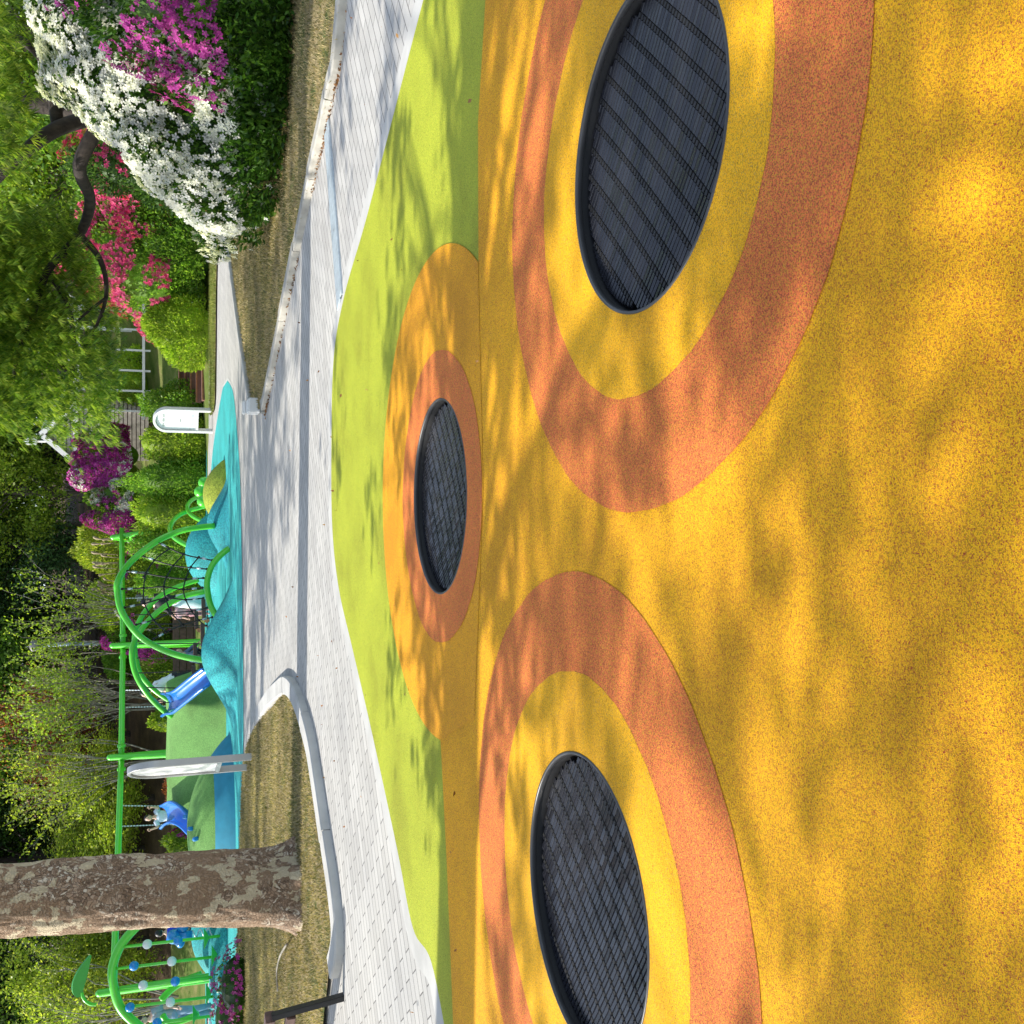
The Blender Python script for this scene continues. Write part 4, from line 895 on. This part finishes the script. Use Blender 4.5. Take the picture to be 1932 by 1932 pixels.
person(feet(657, 26), R(95), 1.62, 'person in white shirt and dark shorts bending forward beside the blue slide', stand(.45, .7, .06), (.72, .74, .78), (.02, .02, .025), shorts=True, hair_long=True)
person(feet(692, 26.5), R(-110), 1.25, 'child in denim jacket crouching under the rear arches', crouch(), (.10, .15, .24), (.02, .02, .025), short_sleeve=False)
person(feet(25, 24.5), R(175), 1.68, 'person in grey shirt and washed jeans seen from behind at the left edge', stand(.0, .1), (.28, .32, .36), (.20, .30, .42), hair_long=True)
q = D(175, 330, 23.5); person((q.x, 23.5, 0), R(30), 1.3, 'child in bright blue shirt peeping out beside the plane trunk', stand(.0, 1.1), (.01, .05, .62), (.05, .05, .08))
q = D(394, 331, 26.4); person((q.x, 26.4, q.z-.02), R(180), 1.35, 'child in pale blue and white top sitting on the chain swing', sit(), (.55, .62, .75), (.1, .12, .2), hair_long=True)
q = D(615, 352, 27.95); person((q.x, 27.95, q.z-.02), R(160), 1.35, 'child in pale grey top sitting on the swing behind the blue slide', sit(), (.5, .53, .6), (.015, .02, .03))
# ------------------------------------------------------------------ retaining wall, steps, hut, poles
x0, x1 = D(905, 350, 31.2).x, D(540, 350, 31.2).x; e = empty('timber_wall', ((x0+x1)/2, 31.2, 0), 'low dark brown timber retaining wall behind the climbing frame', 'wall'); k = 0
for j in range(4):
    xx = x1-.4*(j % 2)
    while xx < x0: ln = 1.6; mb = MB(); mb.box((xx+ln/2, 31.2+j*.02, .1+j*.19), (ln-.02, .2, .18)); mb.build('beam', m_wood, e, bevel=.01); xx += ln
x0, x1 = D(1000, 360, 31).x, D(905, 350, 31).x
e = empty('timber_steps', (G(1240, 394).x, 27.4, 0), 'reddish brown timber steps climbing from the far path beside the clipped shrub', 'steps')
for j in range(5):
    xa, xb = D(1176-j*4, 390, 27.6+j*.42).x, D(1318+j*10, 390, 27.6+j*.42).x; mb = MB(); mb.box(((xa+xb)/2, 27.7+j*.42, .07+j*.13), (xb-xa, .46, .14)); mb.build('step', m_step if 'm_step' in globals() else plain('red_brown_step', (.20, .095, .075), .7, var=.2, scale=5), e, bevel=.008)
    mb = MB(); mb.box(((xa+xb)/2, 27.462+j*.42, .125+j*.13), (xb-xa-.02, .03, .035)); mb.build('nosing', m_woodl, e)
e = empty('timber_steps', (D(1350, 300, 31).x, 31, 1), 'shaded upper flight of timber steps among the pink azaleas', 'steps')
for j in range(5):
    c = D(1345+j*12, 322-j*11, 31+j*.6); MB().box((c.x, c.y, c.z), (1.5, .6, .13)).build('step', m_wood, e, bevel=.01)
# hut
hx, hy = D(1113, 200, 34).x, 34.; hz = D(1113, 242, 34).z; ap = D(1111, 82, 34).z-hz; ev = D(1070, 141, 34).z-hz
e = empty('garden_hut', (hx, hy, hz), 'white gabled timber hut with horizontal siding among the azaleas', 'hut', None, R(-20)); hw = .82; Lh = 3.4
m_side = plain('weathered_siding', (.38, .34, .30), .8, var=.2, scale=8, bmp=.2)
mb = MB(); k = 0; z = -.6
while z < ap-.08:
    w_ = hw*1.0 if z < ev else hw*(ap-z)/(ap-ev)
    if w_ < .05: break
    mb.box((0, 0, z+.055), (2*w_, .05, .10)); z += .125
z = -.6
while z < ev-.02:
    for sx in (-hw, hw): mb.box((sx, Lh/2, z+.055), (.05, Lh, .10))
    z += .125
mb.build('siding', m_side, e, world=False); MB().box((0, Lh/2, .2), (2*hw-.08, Lh-.08, ev+.6)).build('inner_wall', m_wood, e, world=False)
for sx in (-1, 1):
    a = Vector((0, -.18, ap+.06)); b = Vector((sx*(hw+.12), -.18, ev-.06)); MB().bar(a, b, .05, .15, (0, 0, 1)).build('barge_board', m_white, e, world=False)
    mb = MB(); mb.add([(0, -.2, ap+.1), (sx*(hw+.16), -.2, ev-.04), (sx*(hw+.16), Lh+.2, ev-.04), (0, Lh+.2, ap+.1), (0, -.2, ap+.06), (sx*(hw+.16), -.2, ev-.08), (sx*(hw+.16), Lh+.2, ev-.08), (0, Lh+.2, ap+.06)], [(0, 1, 2, 3), (4, 7, 6, 5), (0, 4, 5, 1), (1, 5, 6, 2), (2, 6, 7, 3)]); mb.build('roof', plain('pale_roof', (.42, .45, .43), .6) if sx < 0 else bpy.data.materials['pale_roof'], e, world=False)
MB().box((0, -.12, ev-.03), (2*hw+.1, .06, .13)).build('tie_beam', m_white, e, world=False)
# slatted pergola right of the hut
e = empty('pergola', (D(1250, 230, 33.5).x, 33.5, hz-.1), 'white slatted pergola with louvred roof half hidden by the laceleaf maple', 'pergola', None, R(-8))
for i in range(6): MB().box((-1.5+i*.62, 0, .55), (.06, .06, 2.2)).build('post', m_white, e, world=False)
for i in range(6): MB().box((-1.5+i*.62, 2.2, .55), (.06, .06, 2.2)).build('post', m_white, e, world=False)
for i in range(16): MB().box((-1.7+i*.24, 1.1, 1.72+.0*i), (.05, 3, .09)).build('louvre', m_white, e, world=False)
for yy_ in (0, 2.2): MB().box((.05, yy_, 1.62), (3.6, .07, .1)).build('rail', m_white, e, world=False)
MB().box((.05, 0, -.35), (3.6, .07, .08)).build('rail', m_white, e, world=False)
# poles
q = D(1099, 100, 36.5); z0 = float(hgt(np.array(q.x), np.array(36.5))); e = empty('sensor_pole', (q.x, 36.5, z0), 'thin white pole with a small white box behind the hut roof', 'pole')
MB().tube([(q.x, 36.5, z0-.1), (q.x, 36.5, D(1099, 45, 36.5).z)], .035, 10).build('post', m_white, e, True); zc = D(1099, 60, 36.5).z; MB().box((q.x, 36.4, zc), (.26, .16, .32)).build('box', m_white, e, bevel=.02)
q = D(719, 190, 37); z0 = float(hgt(np.array(q.x), np.array(37.))); zt = D(719, 80, 37).z; e = empty('lamp_post', (q.x, 37, z0), 'blue grey lamp post standing among bare stemmed shrubs', 'lamp post')
MB().tube([(q.x, 37, z0-.1), (q.x, 37, zt)], [.09, .06], 12).build('post', plain('blue_grey_paint', (.25, .34, .42), .5), e, True); mb = MB(); mb.tube([(q.x, 37, zt), (q.x, 37, zt+.05), (q.x, 37, zt+.32), (q.x, 37, zt+.4)], [.08, .17, .2, .05], 14); mb.build('lamp_head', m_grey, e, True)
# ------------------------------------------------------------------ shrubs
def sh(name, U, y, wpx, top, leafm, label, V0=None, n=5000, size=.08, ry=None, flw=None, group=None, seed=0, **k):
    """shrub centred on U at depth y, wpx wide in picture, crown top at V=top"""
    x = D(U, 250, y).x; z0 = float(hgt(np.array(x), np.array(float(y)))) if V0 is None else D(U, V0, y).z
    rx = wpx/2*y/F/1.12; rz = D(U, top, y-.3).z-z0
    return shrub(name, (x, y, z0-.05), rx, ry or rx*.8, rz, leafm, label, n, size, flw, group, seed, **k)
az = 'azaleas in bloom'
# near azaleas at the right
shrub('azalea', (5.75, 12.9, .05), 2.0, 1.4, 2.6, lf_az, 'tall azalea covered with a sweep of white star shaped flowers on the right lawn', 26000, .075, [(pt_white, 13000, .046, lambda p, d: ((p[:, 2] > .45+.22*(p[:, 0]+2)*.5) & (sinnoise(p, 2.4, 3) > -.36)) | (rng.uniform(0, 1, len(p)) < .03))], az, 3, 'azalea', .10, True, .16)
shrub('azalea', (6.25, 11.5, .05), 1.6, 1.2, 2.5, lf_az, 'magenta and purple azalea in front of the white one at the right edge', 20000, .075, [(pt_mag, 6000, .042, lambda p, d: (p[:, 2] > .95+.15*p[:, 0]) & (sinnoise(p, 2.6, 8) > -.12)), (pt_pur, 3000, .042, lambda p, d: (p[:, 2] > .85) & (sinnoise(p, 3.5, 9) > .12))], az, 5, 'azalea', .12, True, .16)
shrub('azalea', (4.55, 12.3, .05), 1.05, .9, 1.25, lf_az, 'low green azalea with scattered white flowers, leftmost of the big near ones', 11000, .07, [(pt_white, 3600, .045, lambda p, d: (sinnoise(p, 3., 4) > .02) & (p[:, 2] > .25))], az, 6, 'azalea', .12, True, .18)
shrub('shrub', (5.3, 11.55, .05), 1.25, .8, .8, lf_az, 'low dark leafy skirt of green at the foot of the big azaleas', 12000, .08, None, None, 12, 'shrub', .14, True, .25)
sh('azalea', 1600, 27.8, 330, 118, lf_mid, 'large dark green azalea with coral flowers along its crest behind the far path', n=15000, size=.11, ry=1.6, seed=21, group=az, flw=[(pt_pink, 8000, .06, lambda p, d: (sinnoise(p, 1.5, 2) > -.12) & (p[:, 2] > 1.5))])
sh('azalea', 1440, 27.6, 240, 140, lf_mid, 'coral pink azalea beside the upper steps', n=9000, size=.10, seed=22, group=az, flw=[(pt_pink, 9000, .055, lambda p, d: (p[:, 2] > .75) & (sinnoise(p, 3.4, 3) > -.08))])
sh('shrub', 1470, 26.6, 170, 262, lf_mid, 'dark green rounded shrub behind the curve of the far path', n=11000, size=.09, seed=23)
sh('shrub', 1318, 26.9, 150, 268, lf_bright, 'bright lime green clipped shrub beside the timber steps', n=12000, size=.08, seed=24, rough=.08)
sh('azalea', 1610, 24.5, 120, 150, lf_dark, 'shaded azalea with sparse coral blossoms under the maple', n=8000, size=.09, seed=25, group=az, flw=[(pt_pink, 900, .07, lambda p, d: (sinnoise(p, 2, 4) > .1))])
# hedge in two tiers
hed = [(1165, 28.9, 95, 262, lf_mid, 'leafy hedge bush above the steps'), (1098, 28.7, 95, 246, lf_bright, 'hedge bush right behind the white sign'), (1030, 28.8, 92, 240, lf_mid, 'hedge bush left of the white sign'), (962, 28.9, 96, 236, lf_bright, 'hedge bush behind the olive mound'), (895, 29.2, 96, 240, lf_mid, 'hedge bush behind the right swing leg'), (828, 29.8, 90, 262, lf_mid, 'hedge bush behind the rope net')]
for i, (u, y, w_, tp_, lm, lab) in enumerate(hed): sh('hedge_bush', u, y, w_, tp_, lm, lab, n=6500, size=.085, seed=30+i, group='hedge bushes behind the play area', depth=.45, stemm=m_bark, ry=.8)
sh('azalea', 1072, 33, 80, 150, lf_mid, 'deep purple azalea in front of the hut gable', n=5000, size=.09, seed=41, rough=.34, group=az, flw=[(pt_pur, 2800, .07, lambda p, d: sinnoise(p, 4, 2) > .0), (pt_mag, 900, .07, lambda p, d: sinnoise(p, 4, 12) > .1)], V0=242)
sh('azalea', 1035, 32.5, 85, 152, lf_bright, 'magenta azalea with white blossoms mixed in left of the hut', n=5000, size=.09, seed=42, rough=.3, group=az, V0=246, flw=[(pt_mag, 2200, .08, lambda p, d: sinnoise(p, 2, 1) > -.1), (pt_white, 900, .08, lambda p, d: sinnoise(p, 3, 6) > .1)])
sh('azalea', 992, 32, 75, 178, lf_mid, 'white azalea on the bank above the hedge', n=4500, size=.09, seed=43, rough=.34, group=az, V0=248, flw=[(pt_white, 1900, .07, lambda p, d: sinnoise(p, 3, 7) > -.12), (pt_mag, 500, .07, lambda p, d: sinnoise(p, 3, 17) > .1)])
sh('azalea', 945, 32, 85, 182, lf_mid, 'purple azalea left of the white one above the hedge', n=4500, size=.09, seed=44, rough=.34, group=az, V0=252, flw=[(pt_pur, 1900, .07, lambda p, d: sinnoise(p, 4, 9) > -.05), (pt_mag, 800, .07, lambda p, d: sinnoise(p, 4, 19) > .1)])
sh('azalea', 860, 33, 105, 205, lf_bright, 'green azalea sprinkled with magenta behind the swing beam', n=6000, size=.09, seed=45, group=az, V0=300, flw=[(pt_mag, 1300, .075, lambda p, d: sinnoise(p, 3, 3) > .12)])
sh('azalea', 785, 33, 95, 212, lf_bright, 'azalea mottled white and magenta framed by the big arch', n=5500, size=.09, seed=46, group=az, V0=320, flw=[(pt_white, 1300, .075, lambda p, d: sinnoise(p, 3, 5) > .0), (pt_mag, 900, .075, lambda p, d: sinnoise(p, 3, 8) > .1)])
sh('azalea', 722, 33.4, 80, 205, lf_mid, 'magenta azalea behind the middle swing frame', n=5000, size=.09, seed=47, group=az, V0=320, flw=[(pt_mag, 2400, .075, lambda p, d: sinnoise(p, 3, 11) > -.12)])
sh('azalea', 572, 30.5, 70, 275, lf_bright, 'small pink azalea showing over the green hill', n=3500, size=.08, seed=48, group=az, flw=[(pt_pink, 700, .07, lambda p, d: sinnoise(p, 3, 2) > .1)])
sh('azalea', 330, 30, 80, 300, lf_bright, 'pink flecked azalea beyond the left slide', n=3500, size=.08, seed=49, group=az, flw=[(pt_mag, 800, .07, lambda p, d: sinnoise(p, 3, 2) > .0)])
sh('shrub', 430, 30.5, 120, 300, lf_red, 'reddish twiggy shrub behind the green hill', n=5000, size=.08, seed=50)
sh('shrub', 650, 31.8, 90, 262, lf_bright, 'light green shrub behind the rear arches', n=5000, size=.08, seed=51)
sh('shrub', 905, 36.5, 170, 150, lf_yel, 'yellow green shrub on the bank above the purple azaleas', n=9000, size=.1, seed=52)
sh('shrub', 800, 37, 150, 170, lf_bright, 'light green shrub below the dark woodland edge', n=8000, size=.1, seed=53)
sh('shrub', 705, 37.5, 130, 196, lf_mid, 'green shrub at the foot of the lamp post', n=6000, size=.1, seed=54)
sh('shrub', 1200, 35, 150, 205, lf_bright, 'sunlit shrub on the grass slope by the hut', n=6000, size=.1, seed=55)
sh('shrub', 1300, 30.2, 70, 288, lf_mid, 'small dark shrub between the two flights of steps', n=3000, size=.08, seed=56)
# magenta azalea clump in front of the teal floor, left edge
shrub('azalea', (D(75, 445, 16.6).x, 16.6, .02), .62, .3, .42, lf_az, 'low loose azalea with bright magenta flowers at the back edge of the left lawn', 700, .05, [(pt_mag, 230, .04, lambda p, d: p[:, 2] > .08)], az, 60, 'azalea', .35, True, .6)
shrub('azalea', (D(15, 445, 16.9).x, 16.9, .02), .6, .3, .5, lf_az, 'magenta azalea cut by the left edge of the picture', 600, .05, [(pt_mag, 210, .04, lambda p, d: p[:, 2] > .1)], az, 61, 'azalea', .35, True, .6)
q = G(95, 450, .02); MB(); mb = MB(); mb.ball((q.x, 16.9, .12), (.22, .18, .2), 14, 8); tag(mb.build('dark_lump', plain('near_black', (.03, .025, .022), .9, var=.3, bmp=.5), None, True), 'dark rounded lump half hidden among the magenta azaleas', 'rock')  # near-black ball added for an unidentified dark patch
# plume grass
mb = []; e0 = np.array
for i in range(26):
    u = random.uniform(800, 950); y_ = 35+random.uniform(-.5, .5); z_ = D(u, 222, y_).z; x_ = D(u, 222, y_).x; h_ = random.uniform(.4, .8); lx = random.uniform(-.2, .25)
    mb.append((Vector((x_, y_, z_-.4)), Vector((x_+lx*.5, y_, z_+h_*.7)), Vector((x_+lx, y_, z_+h_))))
m_ = MB()
for a, b, c in mb: m_.tube(smooth_path([a, b, c], 3), [.01, .01, .01, .02, .045, .045, .01], 5)
tag(m_.build('plume_grass', plain('straw', (.42, .34, .22), .9), None, True), 'pale straw plumes rising above the azalea bank', 'ornamental grass', None, 'stuff')
# multi-stemmed sparse trees
def multistem(U, y, topV, spread, label, seed, nst=9, leafm=lf_bright, nl=1600, V0=None, bark=m_barkp):
    r = random.Random(seed); x = D(U, 250, y).x; z0 = float(hgt(np.array(x), np.array(float(y)))) if V0 is None else D(U, V0, y).z; h = D(U, topV, y).z-z0
    e = empty('bare_stemmed_tree', (x, y, z0), label, 'tree', 'sparse multi stemmed trees'); mb = MB(); pts = []
    def grow(p, d, ln, rad, lvl):
        k = 5; path = [p]
        for i in range(k): d = (d+Vector((r.uniform(-.14, .14), r.uniform(-.14, .14), r.uniform(-.02, .12)))).normalized(); p = p+d*ln/k; path.append(p.copy())
        mb.tube(path, [rad*(1-.13*i) for i in range(k+1)], 5)
        if lvl >= 1: pts.extend(path[2:])
        if lvl < 3:
            for j in range(r.choice((2, 3))): dd = (d+Vector((r.uniform(-.6, .6), r.uniform(-.6, .6), r.uniform(-.1, .3)))).normalized(); grow(path[r.choice((2, 3, 4, 5))].copy(), dd, ln*.6, rad*.5, lvl+1)
    for i in range(nst):
        a = r.uniform(0, 6.28); s_ = r.uniform(.1, 1)*spread; grow(Vector((math.cos(a)*.12, math.sin(a)*.12, -.1)), Vector((math.cos(a)*s_, math.sin(a)*s_, 1)).normalized(), h*.55, .028, 0)
    mb.build('stems', bark, e, True, world=False); pa = np.array([tuple(p) for p in pts]); idx = rng.integers(0, len(pa), nl); p = pa[idx]+rng.normal(size=(nl, 3))*.07
    link('foliage', polymesh('foliage', leaves(p, .10, None, .55, .2)), leafm, e, world=False)
multistem(770, 34, 20, .42, 'bare stemmed young tree rising behind the big green arch', 1, 8, nl=1500, V0=300)
multistem(640, 34.5, 10, .5, 'thin pale stemmed tree behind the middle swing beam', 2, 12, nl=2600, V0=290)
multistem(600, 33.5, 25, .4, 'pale multi stemmed tree above the right blue slide', 3, 9, nl=1500, V0=300)
multistem(500, 33, 0, .55, 'spreading grey stemmed tree behind the grey arch sign', 4, 11, nl=3000, V0=300, leafm=lf_yel)
multistem(708, 35.5, 70, .3, 'slim grey sapling beside the lamp post', 5, 4, nl=600, V0=240)
multistem(30, 30, 20, .5, 'twiggy pale tree behind the leaf topped climber', 6, 8, nl=2200, V0=330, leafm=lf_yel)
# laceleaf maple overhanging from the right
def lace():
    e = empty('laceleaf_maple', (6.9, 17.3, 0), 'spreading laceleaf maple with dark twisted trunk and feathery drooping green foliage', 'tree'); r = random.Random(8)
    mb = MB(); W = lambda u, v, y: D(u, v, y)
    T = [W(1725, 420, 17.0), W(1722, 300, 17), W(1715, 195, 17.0), W(1735, 120, 17.2), W(1740, 20, 17.5), W(1735, -150, 18)]
    mb.tube(smooth_path(T, 5), np.interp(np.linspace(0, 1, 26), [0, .4, 1], [.26, .22, .12]), 12)
    limbs = [([T[2], W(1690, 110, 16.6), W(1640, 40, 16.6), W(1590, -10, 17), W(1500, -80, 18)], .13), ([T[2]+Vector((0, .1, 0)), W(1620, 150, 17.4), W(1555, 170, 18.2), W(1490, 150, 18.6), W(1420, 90, 18.8), W(1330, 60, 19)], .12),
             ([W(1690, 110, 16.8), W(1800, 90, 16.5), W(1850, 50, 16.4), W(1880, -20, 16.4)], .1), ([W(1490, 150, 18.6), W(1440, 190, 18.8), W(1370, 200, 19), W(1290, 170, 19.2)], .06), ([W(1420, 90, 18.8), W(1350, 130, 19), W(1250, 140, 19.3), W(1150, 120, 19.6)], .055), ([W(1330, 60, 19), W(1250, 30, 19.3), W(1150, 20, 19.6)], .05), ([W(1370, 200, 19), W(1330, 150, 18.8), W(1290, 120, 19)], .03)]
    for p, ra in limbs: q = smooth_path(p, 5); mb.tube(q, np.linspace(ra, ra*.4, len(q)), 8)
    mb.build('trunk', m_barkd, e, True)
    cl = []
    for i in range(240):
        u = r.uniform(1104, 1530); lowv = np.interp(u, [1112, 1150, 1200, 1300, 1370, 1420, 1530], [160, 180, 200, 222, 190, 140, 120]); v = r.uniform(-160, lowv)
        if u < 1138 and v < 100: continue
        cl.append((u, v, r.uniform(17.8, 20.2)))
    for i in range(40): cl.append((r.uniform(1560, 1932), r.uniform(-160, 25), r.uniform(14, 17)))
    V_ = []
    for (u, v, y) in cl:
        c = np.array(W(u, v, y)); nf = r.randint(24, 46); pts = rng.normal(size=(nf, 3))*np.array([.22, .25, .1])+c; pts[:, 2] -= ((pts[:, 0]-c[0])**2)*1.2
        for q in pts:   # one palmate leaf: five drooping blades
            a0 = r.uniform(0, 6.28); nb = 5; dr = np.array([math.cos(a0), math.sin(a0), -.75]); cc = np.repeat(q[None], nb, 0)
            ang = (np.arange(nb)-2)*.42; d = np.stack([np.cos(a0+ang), np.sin(a0+ang), -.9+.15*np.abs(np.arange(nb)-2.)], 1); d /= np.linalg.norm(d, axis=1)[:, None]
            s = np.cross(d, np.array([0, 0, 1.])); s /= np.linalg.norm(s, axis=1)[:, None]; ln = .17*r.uniform(.7, 1.2); w_ = .011
            V_.append(np.stack([cc, cc+d*ln*.45+s*w_, cc+d*ln+np.array([0, 0, -.02]), cc+d*ln*.45-s*w_], 1))
    link('crown', polymesh('crown', np.concatenate(V_, 0)), lf_lace, e)
lace()
# ------------------------------------------------------------------ woodland
wood = 'trees of the woodland edge'
def pu(key, U, y, label, s=1., name='tree', V0=None, group=wood, sz=None): return place(key, D(U, 200, y).x, y, label, s, None, None, name, group, sz)
pu('bright', 1000, 41, 'bright green tree left of the hut roof', 1.0); pu('blueg', 905, 43, 'blue green tree above the plume grass', 1.0); pu('bright', 940, 47, 'yellow green tree crown at the top edge, left of the hut', 1.2)
pu('dark', 800, 46, 'dark tree behind the bare stemmed sapling', 1.0); pu('mid', 600, 41, 'big light green tree above the swing beam', 1.15); pu('bright', 540, 43, 'light green tree behind the grey arch sign', 1.1)
pu('red', 545, 37.5, 'rusty red maple between the swing frames', 1.0, 'maple_tree', group=None); pu('yellow', 420, 34.5, 'yellow green drooping tree right of the chain swing', 1.0, sz=.62); pu('yellow', 325, 35.5, 'yellow green drooping tree beside the plane trunk', .8, sz=.6)
pu('dark', 440, 44, 'dark tree behind the yellow green ones', 1.1); pu('dark', 330, 42, 'very dark tree beside the plane trunk', 1.0); pu('mid', 370, 47, 'mid green tree above the dark ones', 1.1); pu('dark', 110, 40, 'dark tree behind the leaf finial', .95); pu('dark', 30, 38, 'dark tree at the left edge', .9)
pu('yellow', 60, 33, 'yellow green shrubby tree behind the bead rods', .85); pu('mid', -60, 36, 'mid green tree just past the left edge', 1.0); pu('yellow', 150, 35, 'yellow green tree partly hidden by the plane trunk', .9)
pu('dark', 1075, 44, 'dark tree behind the hut gable', 1.05); pu('mid', 1180, 42, 'mid green tree behind the pergola', 1.1); pu('bright', 1290, 40, 'sunlit tree behind the pergola roof', 1.0); pu('mid', 1400, 38, 'mid green tree behind the coral azaleas', 1.1)
pu('bright', 1500, 35, 'sunlit tree seen through the maple limbs', 1.0); pu('mid', 1600, 33, 'green tree beyond the maple trunk', 1.1); pu('bright', 1700, 31, 'backlit bright tree behind the maple trunk', .95); pu('mid', 1820, 29, 'green tree above the white azalea', 1.1); pu('bright', 1920, 30, 'backlit bright tree at the right edge', 1.0); pu('dark', 1760, 37, 'dark tree deep behind the azaleas', 1.1)
pu('dark', 700, 49, 'dark tree at the top between two light crowns', 1.1); pu('dark', 240, 46, 'dark tree hidden behind the plane trunk', 1.1)
rr_ = random.Random(3); adj = dict(dark='dark', mid='mid green', blueg='blue green', bright='light green'); pos = ('leftmost', 'second from left', 'third from left', 'fourth from left', 'fifth from left', 'sixth from left', 'seventh from left', 'middle', 'eighth from right', 'seventh from right', 'sixth from right', 'fifth from right', 'fourth from right', 'third from right', 'second from right', 'rightmost', 'outermost right')
for row, (y, nm) in enumerate(((52, 'first'), (58, 'second'), (65, 'farthest'))):
    for i_, x in enumerate(np.arange(-44, 45, 5.5)):
        x = x+rr_.uniform(-1.5, 1.5)+row*2; yy_ = y+rr_.uniform(-2, 2); key = rr_.choice(('dark', 'mid', 'dark', 'blueg', 'bright'))
        if abs(x) > yy_*.62: continue
        place(key, x, yy_, '%s woodland tree, %s of the %s hillside row' % (adj[key], pos[min(i_, 16)], nm), 1.1+.15*row, None, None, 'tree', 'trees deep in the woodland')
